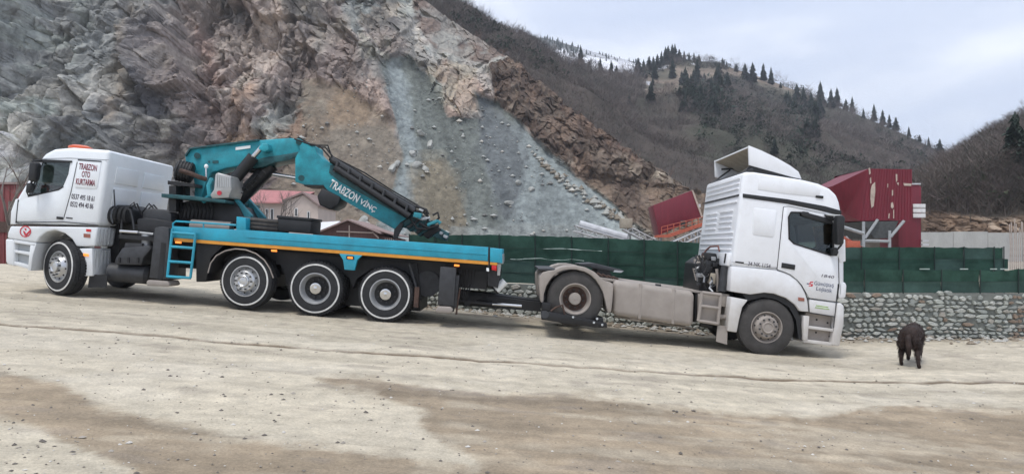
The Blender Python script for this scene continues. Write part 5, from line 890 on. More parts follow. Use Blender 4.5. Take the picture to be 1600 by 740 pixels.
# built looking along +y, paws on z = 0
balls = [((0, -.22, .545), (.165, .17, .175)), ((0, -.05, .54), (.165, .24, .165)), ((0, .20, .52), (.175, .28, .175)), ((0, .42, .52), (.165, .22, .205)), ((-.10, -.24, .45), (.085, .13, .15)), ((.10, -.26, .45), (.085, .13, .15)), ((-.10, .44, .45), (.07, .10, .15)), ((.10, .44, .45), (.07, .10, .15)), ((0, .93, .50), (.085, .115, .085))]
limbs = [[((0, .50, .56), .135), ((0, .70, .54), .105), ((0, .88, .51), .085)], [((0, .98, .48), .055), ((0, 1.08, .445), .042)],
         [((-.115, -.20, .40), .085), ((-.125, -.13, .30), .060), ((-.128, -.27, .20), .038), ((-.128, -.255, .06), .033), ((-.128, -.20, .034), .036), ((-.128, -.165, .028), .030)],
         [((.115, -.27, .40), .085), ((.130, -.26, .30), .060), ((.148, -.42, .21), .038), ((.160, -.45, .075), .033), ((.165, -.42, .034), .036), ((.165, -.38, .028), .030)],
         [((-.105, .45, .38), .062), ((-.105, .42, .26), .048), ((-.10, .50, .13), .036), ((-.10, .52, .035), .036), ((-.10, .56, .028), .03)],
         [((.10, .43, .38), .062), ((.095, .37, .26), .048), ((.075, .35, .13), .036), ((.07, .36, .035), .036), ((.07, .40, .028), .03)]]
gx = (1439-CX)/F*12.15; gz = float(zroad(gx))
dog = empty('dog', (gx, 12.45, gz+.003), (0, 0, R(-36)), label='large dark brown dog walking away on the road by the stone wall', cat='dog')
link_mesh('body', fused('body', balls, limbs, 'dog_fur'), None, dog)
tail = fused('tail', [], [[((0, -.34, .56), .05), ((.0, -.41, .50), .05), ((.01, -.44, .38), .048), ((.015, -.43, .28), .036), ((.02, -.41, .21), .018)]], 'dog_fur', .011, 5); link_mesh('tail', tail, None, dog)
for s_ in (-1, 1):
    ear = MB().add([(s_*.05, .88, .57), (s_*.085, .84, .56), (s_*.10, .87, .46), (s_*.075, .93, .48), (s_*.08, .86, .56), (s_*.11, .88, .46)], [(0, 1, 2, 3), (1, 4, 5, 2), (0, 3, 5, 4), (0, 4, 1), (2, 5, 3)]).build('ear', 'dog_fur', dog)
# tufts of fur
n = 5200; me_ = dog.children[0].data; vv = np.empty(len(me_.vertices)*3); me_.vertices.foreach_get('co', vv); vv = vv.reshape(-1, 3); nn = np.empty(len(me_.vertices)*3); me_.vertices.foreach_get('normal', nn); nn = nn.reshape(-1, 3)
k = rng.integers(0, len(vv), n); bq = vv[k]+rng.normal(size=(n, 3))*.008; keep = bq[:, 2] > .12; bq = bq[keep]; nq = nn[k][keep]; tq = bq+nq*.014+np.array([0, -.016, -.035])*(.6+.8*rng.random((len(bq), 1)))
Vf, cf_ = slivers(bq, tq, np.full(len(bq), .005), np.ones((len(bq), 3))); f_ = np_mesh('fur_tufts', Vf, np.arange(len(Vf)).reshape(-1, 3), 'dog_fur', dog, smooth=False); f_['kind'] = 'stuff'
# ---------------------------------------------------------------- stone wall along the road
mat('mortar', (.165, .175, .16), rough=.95, var=.25, scale=3, bump=.6, bscale=20)
SM = [mat('wall_stone_'+n_, c_, rough=.9, var=.18, scale=7, bump=.5, bscale=18, spec=.2) for n_, c_ in (('pale', (.41, .43, .395)), ('grey', (.32, .34, .32)), ('light', (.48, .49, .455)), ('warm', (.38, .36, .32)))]
SMB = mat('wall_stone_earthy', (.26, .20, .155), rough=.95, var=.25, scale=6, bump=.5, bscale=18)
def wallD(u): return float(np.interp(u, [560, 860, 1330, 1568, 1720], [17.05, 16.75, 16.25, 16.05, 16.6]))
def wtop(u): return float(np.interp(u, [560, 780, 1100, 1330, 1600, 1720], [437, 441, 452, 457, 457, 457]))
def wbase(u): D = wallD(u); x = (u-CX)/F*D; return float(zroad(x))-.15
us = np.linspace(628, 1720, 90); vs_ = []; fs_ = []
for u_ in us:
    D = wallD(u_); x = (u_-CX)/F*D; zt_ = CH+(V0-wtop(u_))/F*D
    for y_, z_ in ((D, wbase(u_)), (D, zt_-.03), (D+.35, zt_-.03), (D+.35, wbase(u_))): vs_.append((x, y_, z_))
m_ = len(us); fs_ = [(4*i+k, 4*i+4+k, 4*i+4+(k+1) % 4, 4*i+(k+1) % 4) for i in range(m_-1) for k in range(4)]+[(0, 1, 2, 3), (4*m_-4, 4*m_-1, 4*m_-2, 4*m_-3)]
wall = MB().add(vs_, fs_).build('stone_wall', 'mortar'); tag(wall, 'low retaining wall of pale rubble stones below the green fence', 'wall')
SMESH = []
for k in range(14):
    r = random.Random(k); bm = bmesh.new(); n_ = r.choice((5, 6, 6, 7, 8)); an = sorted((i+r.uniform(-.3, .3))/n_*6.283 for i in range(n_))
    out_ = [(math.cos(a_)*r.uniform(.44, .56)*(1+.12*abs(math.cos(2*a_))), math.sin(a_)*r.uniform(.44, .56)*(1+.12*abs(math.sin(2*a_)))) for a_ in an]
    back = [bm.verts.new((x, .5, z)) for x, z in out_]; mid = [bm.verts.new((x*1.0, -.12, z*1.0)) for x, z in out_]; frt = [bm.verts.new((x*.76, -.45+r.uniform(-.08, .08), z*.74)) for x, z in out_]
    for a_, b_ in ((back, mid), (mid, frt)):
        for i in range(n_): bm.faces.new((a_[i], a_[(i+1) % n_], b_[(i+1) % n_], b_[i]))
    bm.faces.new(frt); bmesh.ops.recalc_face_normals(bm, faces=bm.faces); me = bpy.data.meshes.new('stone'); bm.to_mesh(me); bm.free(); me.shade_smooth(); me.set_sharp_from_angle(angle=R(50)); SMESH.append(me)
def stone_variants(ms): return [[(lambda q: (q.materials.append(m_), q)[1])(me.copy()) for me in SMESH] for m_ in ms]
SV = stone_variants(SM); SVB = stone_variants([SMB])[0]
cand = []
r = random.Random(5); z = -.62; row = 0
XA, XB = (632-CX)/F*wallD(632), (1715-CX)/F*wallD(1715)
while z < 1.0:
    hh = r.uniform(.07, .115); x = XA+r.random()*.2
    while x < XB:
        L_ = r.choice((.09, .11, .13, .15, .18, .24))*r.uniform(.85, 1.15); xm = x+L_/2; D = wallD(CX+F*xm/16.4); u_ = CX+F*xm/D; D = wallD(u_); zz = z+hh/2+.03*math.sin(xm*1.3+row*.35)+r.uniform(-.012, .012); zt_ = CH+(V0-wtop(u_))/F*D
        if wbase(u_)+.12 < zz < zt_-.02 and r.random() > .05: cand.append((xm, D, zz, L_, hh*r.choice((.65, .8, .9, 1.0, 1.1, 1.25)), u_, V0-F*(zz-CH)/D))
        x += L_+.022
    z += hh+.016; row += 1
hid = lambda u_, v_: (u_ < 728) or (860 < u_ < 1318)
vis = [q for q in cand if not hid(q[5], q[6]) and q[5] < 1605]; rest = [q for q in cand if hid(q[5], q[6]) or q[5] >= 1605]
vis.sort(key=lambda q: -q[3]*q[4]); first, extra = vis[:300], vis[300:]
def stone_tf(q): return Matrix.Translation((q[0], q[1]-.005, q[2])) @ Matrix.Rotation(r.uniform(-.28, .28), 4, 'Y') @ Matrix.Diagonal((q[3]*1.02, r.uniform(.07, .13), q[4]*1.04, 1))
def earthy(q): return r.random() < sstep(1555, 1600, q[5])*.7+.02
for q in first:
    me = (SVB if earthy(q) else SV[r.choices((0, 1, 2, 3), (5, 3, 4, 1))[0]])[r.randrange(14)]; o = bpy.data.objects.new('stone', me); COL.objects.link(o); o.parent = wall; o.matrix_local = stone_tf(q)
for nm_, sel in (('small_stones', extra+rest),):
    for mt, idx in (('wall_stone_pale', 0), ('wall_stone_light', 1)):
        vs_, fs_ = [], []
        for i, q in enumerate(sel):
            if i % 2 != idx: continue
            M_ = stone_tf(q); me = SMESH[r.randrange(14)]; b0 = len(vs_); vs_ += [tuple(M_ @ v_.co) for v_ in me.vertices]; fs_ += [tuple(k+b0 for k in p_.vertices) for p_ in me.polygons]
        me = bpy.data.meshes.new(nm_); me.from_pydata(vs_, [], fs_); o = link_mesh(nm_, me, mt, wall); o['kind'] = 'stuff'
# rubble and clods at the wall's foot
def pebbles(name, pos, siz, m, label, cat='gravel', cols=None, flat=.6):
    ico = np.array([(0, 0, 1), (.9, 0, .1), (.28, .86, .05), (-.73, .53, .1), (-.73, -.53, .0), (.28, -.86, .1), (0, 0, -.6)], float); fc = np.array([(0, 1, 2), (0, 2, 3), (0, 3, 4), (0, 4, 5), (0, 5, 1), (6, 2, 1), (6, 3, 2), (6, 4, 3), (6, 5, 4), (6, 1, 5)])
    n = len(pos); a_ = rng.random(n)*6.283; V = ico[None]*(.65+.7*rng.random((n, 7, 3))); x = V[..., 0]*np.cos(a_)[:, None]-V[..., 1]*np.sin(a_)[:, None]; y = V[..., 0]*np.sin(a_)[:, None]+V[..., 1]*np.cos(a_)[:, None]
    V = np.stack([x*(.8+.6*rng.random((n, 1))), y, V[..., 2]*flat], -1)*siz[:, None, None]+pos[:, None]; Fc = (fc[None]+7*np.arange(n)[:, None, None]).reshape(-1, 3)
    o = np_mesh(name, V.reshape(-1, 3), Fc, m, cols=None if cols is None else np.repeat(cols, 7, 0), smooth=False); tag(o, label, cat, kind='stuff'); return o
mat('pebble_mat', (.75, .75, .75), rough=.9, col2=(1.15, 1.15, 1.15), scale=8, attr=True, spec=.25)
n = 4000; Yp = 3.9+13*rng.random(n)**1.5; Xp = (rng.random(n)-.5)*2*(.78*Yp+.5); Zp = zground(Xp, Yp)+(fbm(Xp*.7, Yp*.7, 60)-.5)*.05+(fbm(Xp*5, Yp*5, 61, 3)-.5)*.022
pc = np.where(rng.random((n, 1)) < .42, np.array([[.15, .135, .12]]), np.where(rng.random((n, 1)) < .4, np.array([[.55, .53, .49]]), np.array([[.34, .31, .27]])))
pebbles('gravel', np.stack([Xp, Yp, Zp+.002], -1), .0045+.019*rng.random(n)**6+.004*rng.random(n), 'pebble_mat', 'loose gravel and small stones strewn over the dirt road', cols=pc)
n = 900; Up = 600+1100*rng.random(n); Dw = np.array([wallD(q) for q in Up])-.02-np.abs(rng.normal(size=n))*.38; Xp = (Up-CX)/F*Dw; Zp = zground(Xp, Dw)
pebbles('wall_rubble', np.stack([Xp, Dw, Zp+.01], -1), .02+.09*rng.random(n)**4, 'pebble_mat', 'stone rubble and clods along the foot of the stone wall', 'rubble', cols=np.where(rng.random((n, 1)) < .5, np.array([[.24, .20, .155]]), np.array([[.40, .39, .36]])))
# loose rock on the quarry slope
def kq(u, v, Q): return (inpoly(u, v, [(430,140),(600,110),(760,170),(860,240),(1000,372),(1000,390),(420,390)])) & (fbm(Q[:, 0]*.12, Q[:, 2]*.12, 201) > .46)
Q = scatter(QP, QU, QV, 4600, kq); n = len(Q); pc = np.where(rng.random((n, 1)) < .6, np.array([[.40, .41, .39]]), np.where(rng.random((n, 1)) < .5, np.array([[.50, .48, .43]]), np.array([[.2, .2, .19]])))
pebbles('slope_rocks', Q-np.array([0, .15, 0]), .05+.5*rng.random(n)**9+.07*rng.random(n), 'pebble_mat', 'loose pale rocks scattered over the quarry gravel slope', 'rocks', cols=pc, flat=.8)
Q = scatter(QP, QU, QV, 26000, lambda u, v, Q: np.abs(v-np.interp(u, [800, 885, 1015, 1030], [215, 292, 376, 392])+4) < 3+7*sstep(830, 880, u)*rng.random(len(u))); Q = Q[(uv(Q)[0] > 830) & (uv(Q)[0] < 1030)]; n = len(Q)
pebbles('rock_strip', Q-np.array([0, .2, 0]), .25+.55*rng.random(n)**2, 'pebble_mat', 'strip of broken grey boulders beside the gravel fan', 'rocks', cols=np.where(rng.random((n, 1)) < .6, np.array([[.36, .36, .33]]), np.array([[.22, .19, .15]])), flat=.9)
# single boulders lying on the slope
mat('boulder_mat', (.38, .385, .36), rough=.9, var=.25, scale=1.2, bump=.7, bscale=3)
BM = []
for k in range(4):
    bm = bmesh.new(); bmesh.ops.create_icosphere(bm, subdivisions=2, radius=1); rr = random.Random(k)
    for _ in range(9):
        nrm = Vector((rr.gauss(0, 1), rr.gauss(0, 1), rr.gauss(0, 1))).normalized(); dd = rr.uniform(.55, .8)
        for v_ in bm.verts:
            e_ = v_.co.dot(nrm)-dd
            if e_ > 0: v_.co -= nrm*e_
    me = bpy.data.meshes.new('boulder'); bm.to_mesh(me); bm.free(); me.materials.append(MATS['boulder_mat']); BM.append(me)
for i, (u_, v_, s_) in enumerate(((651,258,.9),(664,263,.8),(656,208,.9),(672,226,.8),(570,318,.7),(566,345,.9),(574,350,.7),(613,262,.8),(620,255,.7),(810,285,.7),(830,295,.6),(796,316,.7),(645,240,.7),(587,325,.6),(559,322,.6))):
    o = bpy.data.objects.new('boulder', BM[i % 4]); COL.objects.link(o); q_ = on(QP, QU, QV, u_, v_); o.location = q_-Vector((0, .1, .1)); o.scale = (s_*1.3, s_, s_*.7); o.rotation_euler = (random.random(), random.random(), random.random()*6)
    tag(o, 'pale boulder lying loose on the quarry gravel slope', 'boulder', 'boulders on the gravel slope')
# ---------------------------------------------------------------- green net fence on the wall
mat('green_net', (.032, .070, .054), rough=.95, var=.35, scale=2.2, bump=.4, bscale=50, spec=.08, grain=(90, .25)); mat('green_net_pale', (.052, .092, .080), rough=.95, var=.3, scale=1.6, bump=.4, bscale=50, spec=.08, grain=(90, .25)); mat('fence_post', (.012, .025, .022), rough=.6); mat('torn_net', (.36, .43, .40), rough=.8, var=.2)
def fence(name, u0, u1, topv, rows, dD, label, posts, mats, seed):
    r = random.Random(seed); D0 = wallD((u0+u1)/2)+dD; p0 = at(u0, 450, wallD(u0)+dD); root = empty(name, (p0.x, p0.y, .3), label=label, cat='fence', group=None); org = root.location
    P_ = lambda u_, v_, off=0: (lambda q: (q.x-org.x, q.y-org.y+off, q.z-org.z))(at(u_, v_, wallD(u_)+dD))
    for i in range(len(posts)-1):
        a_, b_ = posts[i], posts[i+1]
        for j in range(len(rows)-1):
            n_ = max(4, int((b_-a_)/7)); vs_ = []; fs_ = []; ph = r.random()*6; ta, tb = r.uniform(-.3, .3), r.uniform(-.3, .3); sag = r.uniform(.2, 1.2)
            for k in range(n_+1):
                t = k/n_; u_ = a_+(b_-a_)*t; vt = topv(u_); vb = wtop(u_) if rows[-1] == 1 else topv(u_)+(wtop(u_)-topv(u_))*rows[-1]; H_ = wtop(u_)-vt
                for s_ in range(5):
                    f_ = rows[j]+(rows[j+1]-rows[j])*s_/4; w_ = .006*math.sin(ph+t*4+s_*.5)+.003*math.sin(ph*2+t*11); ov = (-.25 if s_ == 0 and j else 0)
                    vs_.append(P_(u_, vt+H_*f_+(ta*(1-s_/4)+tb*s_/4)*math.sin(t*math.pi)*1.2+ov+(sag*.8*math.sin(math.pi*t)+.5*math.sin(ph+t*15) if s_ == 0 and j == 0 else 0), w_-.007*j))
            for k in range(n_):
                for s_ in range(4): a0 = k*5+s_; fs_.append((a0, a0+5, a0+6, a0+1))
            m0 = len(vs_); vs_ += [(x, y+.006, z) for x, y, z in vs_]; fs_ += [tuple(q+m0 for q in reversed(f)) for f in fs_]
            MB().add(vs_, fs_).build('net_panel', mats(i, j, r), root, smooth=60)
    for u_ in posts: MB().cyl(P_(u_, topv(u_)-1, -.035), P_(u_, wtop(u_)+1, -.035), .014, n=8).build('post', 'fence_post', root)
    for j in range(1, len(rows)-1 if rows[-1] == 1 else len(rows)): MB().tube([P_(u_, topv(u_)+(wtop(u_)-topv(u_))*rows[j], -.035) for u_ in np.linspace(posts[0], posts[-1], 24)], .006, 4).build('tension_wire', 'fence_post', root)
    return root, P_
tl_ = lambda u_: float(np.interp(u_, [560, 700, 760, 900, 1000, 1100], [365, 367, 366, 370, 374, 379]))
fl, PL = fence('net_fence', 640, 1104, tl_, (0, .27, .53, .78, 1), .12, 'tall green net fence between the two trucks, with pale torn seams', [640,680,722,780,836,893,950,1006,1058,1104], lambda i, j, r: 'green_net' if r.random() < .85 else 'green_net_pale', 1)
for pts_ in (((848,388.5),(878,388),(905,390),(940,392)), ((818,404),(845,403),(858,405.5),(880,406),(893,404.5),(912,407)), ((797,404.5),(808,405),(818,404.5)), ((700,404),(712,405),(730,405.5))):
    q = []; n_ = 14
    for k in range(n_+1): t = k/n_*(len(pts_)-1); i = min(int(t), len(pts_)-2); u_ = pts_[i][0]+(pts_[i+1][0]-pts_[i][0])*(t-i); v_ = pts_[i][1]+(pts_[i+1][1]-pts_[i][1])*(t-i); h_ = random.uniform(.1, 1.1); q += [PL(u_, v_-h_*.5, -.06), PL(u_, v_+h_*.5, -.066)]
    MB().add(q, [(2*k, 2*k+2, 2*k+3, 2*k+1) for k in range(n_)]).build('torn_edge', 'torn_net', fl)
tr_ = lambda u_: 385.5+.0*u_
fr2, PR2 = fence('net_fence', 1290, 1568, lambda u_: 386, (0, .26, .52), 1.0, 'green net fence set back behind the lower strip, red hopper behind it', [1290,1345,1404,1459,1505,1552,1567], lambda i, j, r: 'green_net' if r.random() < .8 else 'green_net_pale', 2)
MB().add([PR2(u_, v_, 0) for u_, v_ in ((1567,404),(1575,404.5),(1575,421),(1567,421))]+[PR2(u_, v_, .01) for u_, v_ in ((1567,404),(1575,404.5),(1575,421),(1567,421))], [(0,1,2,3),(4,7,6,5),(0,4,5,1),(1,5,6,2),(2,6,7,3)]).build('net_panel', 'green_net', fr2)
t3 = lambda u_: float(np.interp(u_, [1290, 1560, 1580, 1640, 1720], [421, 422, 421, 416, 412]))
fr3, PR3 = fence('net_strip', 1290, 1700, t3, (0, .52, 1), .12, 'low green net strip running along the top of the stone wall', [1290,1350,1410,1470,1530,1590,1650,1700], lambda i, j, r: ('green_net' if j == 0 else 'green_net_pale'), 3)
for a_, b_ in ((1436,1452), (1499,1512), (1546,1557), (1562,1573)): MB().box(PR3(a_, 421, .0)[0], PR3(b_, 421)[0], PR3(a_, 421)[1]-.03, PR3(a_, 421)[1]-.02, PR3(a_, 421)[2]+.005, PR3(a_, 421)[2]+.028).build('torn_edge', 'torn_net', fr3)
# bare rods standing behind the corner
mat('rod_mat', (.35, .30, .27), rough=.8, var=.3)
for k in range(9):
    u_ = 1578+k*3.4; D = 24+random.random()*2; o = MB().tube([(0, 0, -.6), (random.uniform(-.02, .02), 0, .6), (random.uniform(-.04, .04), 0, 1.3+random.random()*.3)], .018, 5).build('steel_rod', 'rod_mat'); q = at(u_, 410, D); o.location = q; tag(o, 'thin rusty steel rod standing behind the end of the green fence', 'rod', 'steel rods behind the fence')
# ---------------------------------------------------------------- concrete wall under the wooded hill
mat('concrete', (.36, .36, .34), rough=.9, var=.14, scale=.9, bump=.4, bscale=6, stretch=(1, 1, .4))
cwl = empty('concrete_wall', at(1520, 440, 56), label='long grey concrete wall below the wooded hill', cat='wall')
xa, xb = (1436-CX)/F*56-cwl.location.x, (1760-CX)/F*56-cwl.location.x; nb_ = 6
for k in range(nb_): x0_, x1_ = xa+(xb-xa)*k/nb_, xa+(xb-xa)*(k+1)/nb_-.03; MB().box(x0_, x1_, 0, .4, -3.0, 4.02+.05*math.sin(k*2.1)).build('concrete_panel', 'concrete', cwl, bevel=.02)
MB().box(xa, xb, .05, .35, -3, 3.9).build('wall_core', 'concrete', cwl)
# ---------------------------------------------------------------- houses and sheds behind the crane truck
mat('plaster_pink', (.53, .45, .40), rough=.9, var=.10, scale=.6, bump=.1); mat('roof_red', (.40, .17, .17), rough=.7, var=.12, scale=.8); mat('shed_brown', (.085, .045, .04), rough=.85, var=.25, scale=2, stretch=(6, 6, .4)); mat('roof_white', (.62, .63, .64), rough=.6, var=.08); mat('wood_trim', (.36, .29, .25), rough=.8); mat('pane_dark', (.03, .035, .04), rough=.1, var=.05); mat('frame_white', (.65, .65, .64), rough=.6); mat('roof_brown', (.26, .19, .175), rough=.85, var=.15, scale=1.5); mat('shed_red', (.19, .045, .045), rough=.7, var=.25, scale=1.2, stretch=(8, 8, .3))
DH = 80.; ho = at(440, 380, DH); ho.z = .4; H = empty('house', ho, label='pale pink house with a dull red roof behind the bare tree', cat='house')
hl = lambda u_, v_, d_=0: (lambda q: (q.x-ho.x, d_, q.z-ho.z))(at(u_, v_, DH+d_))
hp = lambda pts: [(hl(u_, v_)[0], hl(u_, v_)[2]) for u_, v_ in pts]
x0_, zE = hp([(386,314)])[0]; x1_, _ = hp([(447,314)])[0]; MB().box(x0_, x1_, 1.0, 7.5, 0, zE).build('wall', 'plaster_pink', H)
g0 = hp([(446,402),(446,314.5),(474,304.5),(497,322),(497,402)]); g0[0] = (g0[0][0], 0); g0[-1] = (g0[-1][0], 0); MB().prism(g0, 0, 8).build('gable_wall', 'plaster_pink', H)
rp = hp([(383,315),(450,315.5)]); rt = hp([(386,299),(476,302.5)])
MB().add([(rp[0][0], .3, rp[0][1]), (rp[1][0], .3, rp[1][1]), (rt[1][0], 4.2, rt[1][1]+.55), (rt[0][0], 4.2, rt[0][1]+.55), (rp[0][0], 8.2, rp[0][1]), (rp[1][0], 8.2, rp[1][1])]+[(rp[0][0], .3, rp[0][1]-.15), (rp[1][0], .3, rp[1][1]-.15)], [(0,1,2,3),(3,2,5,4),(6,7,1,0)]).build('roof', 'roof_red', H)
ga = hp([(443,315.5),(474,302.5),(500,323)]); 
for (a_, b_) in ((ga[0], ga[1]), (ga[1], ga[2])): MB().prism([a_, b_, (b_[0], b_[1]+.22), (a_[0], a_[1]+.22)], -.4, 8.4).build('gable_roof', 'roof_brown', H)
for u0_, u1_, v0_, v1_, y_ in ((410,415,325,345,.97), (418,423.5,325,345,.97), (460.5,465.5,325,338,-.03), (480,484.5,330,342,-.03)):
    a_, b_ = hp([(u0_, v1_), (u1_, v0_)]); w_ = MB().box(a_[0], b_[0], y_-.06, y_+.02, a_[1], b_[1]).build('window', 'frame_white', H); MB().box(a_[0]+.08, b_[0]-.08, y_-.075, y_-.055, a_[1]+.08, b_[1]-.08).build('pane', 'pane_dark', w_)
DS = 46.; so = at(548, 395, DS); so.z = .45; S = empty('brown_shed', so, label='dark brown gabled shed with pale timber cross on its front', cat='shed')
sp_ = lambda pts: [(lambda q: (q.x-so.x, q.z-so.z))(at(u_, v_, DS)) for u_, v_ in pts]
gb_ = sp_([(499,420),(499,363),(545,345.5),(590,363),(590,420)]); gb_[0] = (gb_[0][0], 0); gb_[-1] = (gb_[-1][0], 0); MB().prism(gb_, 0, 6).build('wall', 'shed_brown', S)
ra_ = sp_([(494,365.5),(545,344.5),(596,365.5)])
for a_, b_ in ((ra_[0], ra_[1]), (ra_[1], ra_[2])): MB().prism([a_, b_, (b_[0], b_[1]+.10), (a_[0], a_[1]+.10)], -.35, 6.3).build('roof', 'roof_brown', S)
for a_, b_ in (((546,352),(546,380)), ((526,361.5),(584,363.5)), ((582,362),(592,372))): q0, q1 = sp_([a_, b_]); MB().cyl((q0[0], -.05, q0[1]), (q1[0], -.05, q1[1]), .05, n=6).build('timber', 'wood_trim', S)
l0, l1 = sp_([(588,366),(614,370)]); MB().prism([(l0[0], 0), (l0[0], l0[1]), (l1[0], l1[1]-.1), (l1[0], 0)], .5, 5.5).build('lean_to', 'shed_brown', S); MB().prism([(l0[0]-.3, l0[1]+.35), (l1[0]+.2, l1[1]+.05), (l1[0]+.2, l1[1]+.12), (l0[0]-.3, l0[1]+.42)], .2, 5.8).build('lean_to_roof', 'roof_brown', S)
for k in range(5): q0 = sp_([(600+k*3.2, 374)])[0]; MB().box(q0[0]-.03, q0[0]+.03, .40, .48, 0, q0[1]+.1).build('slat', 'wood_trim', S)
W_ = empty('white_roofed_hut', at(500, 395, 60)*1, label='low hut with bright white sheet roof beside the brown shed', cat='hut'); W_.location.z = .5; wo = W_.location
wp = [(lambda q: (q.x-wo.x, q.z-wo.z))(at(u_, v_, 60)) for u_, v_ in ((484,364),(492,345),(517,343),(524,354))]
MB().add([(wp[0][0], 0, wp[0][1]), (wp[3][0]-.4, 0, wp[0][1]+.1), (wp[2][0], 3, wp[2][1]), (wp[1][0]-.6, 3, wp[1][1]), (wp[0][0], 0, wp[0][1]-.1), (wp[3][0]-.4, 0, wp[0][1])], [(0,1,2,3),(4,5,1,0)]).build('roof', 'roof_white', W_); MB().add([(wp[3][0]-.4, 0, wp[0][1]+.05), (wp[2][0], 3, wp[2][1]), (wp[3][0]+.4, 5.5, wp[3][1])], [(0,1,2)]).build('roof_end', 'roof_white', W_); MB().box(wp[0][0]+.2, wp[3][0]-.6, .3, 5, 0, wp[0][1]-.05).build('wall', 'shed_brown', W_)
q = at(5, 395, 48); q.z = .3; RS = empty('red_shed', q, label='dark red sheet metal shed behind the cab of the crane truck', cat='shed')
zt_ = at(5, 288, 48).z-.3; MB().box(-6.5, 3.2, 0, 6, 0, zt_).build('wall', 'shed_red', RS, bevel=.03); MB().box(-6.6, 3.3, -.15, 6.1, zt_+.004, zt_+.14).build('roof', 'roof_brown', RS)
for k in range(24): MB().box(-6.4+k*.4, -6.32+k*.4, -.05, -.002, .1, zt_-.05).build('sheet_rib', 'shed_red', RS)
MB().box(-6.5, 3.2, -.08, -.051, zt_*.42, zt_*.55).build('band', 'rust_brown', RS)
bare_tree(at(434, 400, 62)-Vector((0, 0, .6)), 9.0, 21, 'leafless tree with many thin trunks in front of the pink house', rz=.6); bare_tree(at(424, 400, 60)-Vector((0, 0, .6)), 8.0, 22, 'smaller leafless tree leaning beside the pink house', rz=2.0)
bare_tree(at(17, 395, 30)-Vector((0, 0, .3)), 7.4, 23, 'thin leafless tree ahead of the crane truck, before the red shed', rz=1.0, n0=2)
# ---------------------------------------------------------------- quarry machinery behind the fence
mat('hopper_red', (.155, .011, .024), rough=.5, var=.16, scale=1.2, stretch=(5, 5, .35)); mat('hopper_dark', (.19, .012, .026), rough=.5, var=.2, scale=1.5); mat('peeled', (.46, .38, .32), rough=.85, var=.25, scale=4); mat('steel_grey', (.33, .35, .36), rough=.6, var=.15); mat('steel_dark', (.06, .065, .065), rough=.7, var=.3); mat('orange_red', (.42, .10, .055), rough=.6, var=.2); mat('belt_white', (.52, .53, .55), rough=.55, var=.15, scale=2)
DK = 40.; ko = at(1380, 395, DK); ko.z = .5
K = empty('red_hopper', ko, label='dark red corrugated steel hopper with peeling paint on grey legs', cat='hopper')
kl = lambda u_, v_, d_=0: (lambda q: (q.x-ko.x, q.y-ko.y, q.z-ko.z))(at(u_, v_, DK+d_))
A = [kl(1357,263.5), kl(1425,264.5), kl(1425,344), kl(1344,345)]; Bk = [(x, 4.2, z) for x, y, z in A]
MB().add(A+Bk, [(0,1,2,3),(4,7,6,5),(0,4,5,1),(1,5,6,2),(2,6,7,3)]).build('front_plate', 'hopper_red', K)
Lf = [kl(1357,263.5), kl(1300,291,1.5), kl(1318,333,1.5), kl(1344,345)]; MB().add([(x, y-.03, z) for x, y, z in Lf]+[(x+.1, y+3.5, z) for x, y, z in Lf], [(0,1,2,3),(4,7,6,5),(0,4,5,1),(1,5,6,2),(2,6,7,3)]).build('side_plate', 'hopper_red', K)
for k in range(17): t = (k+.5)/17; MB().cyl(tuple(A[0][i]*(1-t)+A[1][i]*t-(.01 if i == 1 else 0) for i in range(3)), tuple(A[3][i]*(1-t)+A[2][i]*t-(.01 if i == 1 else 0) for i in range(3)), .022, n=6).build('corrugation', 'hopper_red', K)
for pts_ in ([(1356.5,263),(1359,262),(1360,271),(1357.5,273)], [(1358.5,279),(1360.5,277),(1361,286),(1359.5,287)], [(1362,289),(1367,284),(1367,300),(1364.5,322),(1361,325),(1359.5,310),(1360,296)], [(1399,272),(1401.5,272),(1401.5,282),(1399.5,285)], [(1400.5,286),(1404,285),(1403.5,290)], [(1393,297),(1395,297),(1395,305),(1393,306)], [(1391.5,317),(1394.5,315.5),(1396,323),(1394,326),(1391.5,324)], [(1395,328),(1396.5,327),(1396.5,341),(1395,341)], [(1388,334),(1389.6,333),(1389,341),(1387.3,341)], [(1386,287),(1387.3,287),(1387,293),(1386,293)], [(1411,286),(1424,287),(1423,290.5),(1412,290)]): MB().add([(kl(u_, v_)[0], -.042, kl(u_, v_)[2]) for u_, v_ in pts_]+[(kl(u_, v_)[0], -.03, kl(u_, v_)[2]) for u_, v_ in pts_], [tuple(range(len(pts_)))]+[(i, (i+1) % len(pts_), (i+1) % len(pts_)+len(pts_), i+len(pts_)) for i in range(len(pts_))]).build('peeled_patch', 'peeled', K)
f0 = [kl(1346,346), kl(1404,345), kl(1392,372), kl(1366,372)]; MB().add(f0+[(x, 3.5, z) for x, y, z in f0], [(0,1,2,3),(4,7,6,5),(0,4,5,1),(1,5,6,2),(2,6,7,3),(3,7,4,0)]).build('hopper_funnel', 'steel_dark', K)
for a_, b_ in (((1348,346),(1348,410)), ((1388.5,360),(1388.5,410)), ((1348,376),(1389,377)), ((1370,343),(1350,372)), ((1411,345),(1390,370)), ((1320,370),(1332,384))): MB().cyl((kl(*a_)[0], -.1, kl(*a_)[2]), (kl(*b_)[0], -.1, kl(*b_)[2]), .085, n=6).build('leg_frame', 'steel_grey', K)
for a_, b_ in (((1348,346),(1348,410)), ((1388.5,360),(1388.5,410))): MB().cyl((kl(*a_)[0], 3.2, kl(*a_)[2]), (kl(*b_)[0], 3.2, kl(*b_)[2]), .085, n=6).build('leg_frame', 'steel_grey', K)
TK = empty('red_tower', at(1428, 395, 43), label='narrow dark red steel tower with a white panel beside the hopper', cat='tower'); TK.location.z = .5; to = TK.location
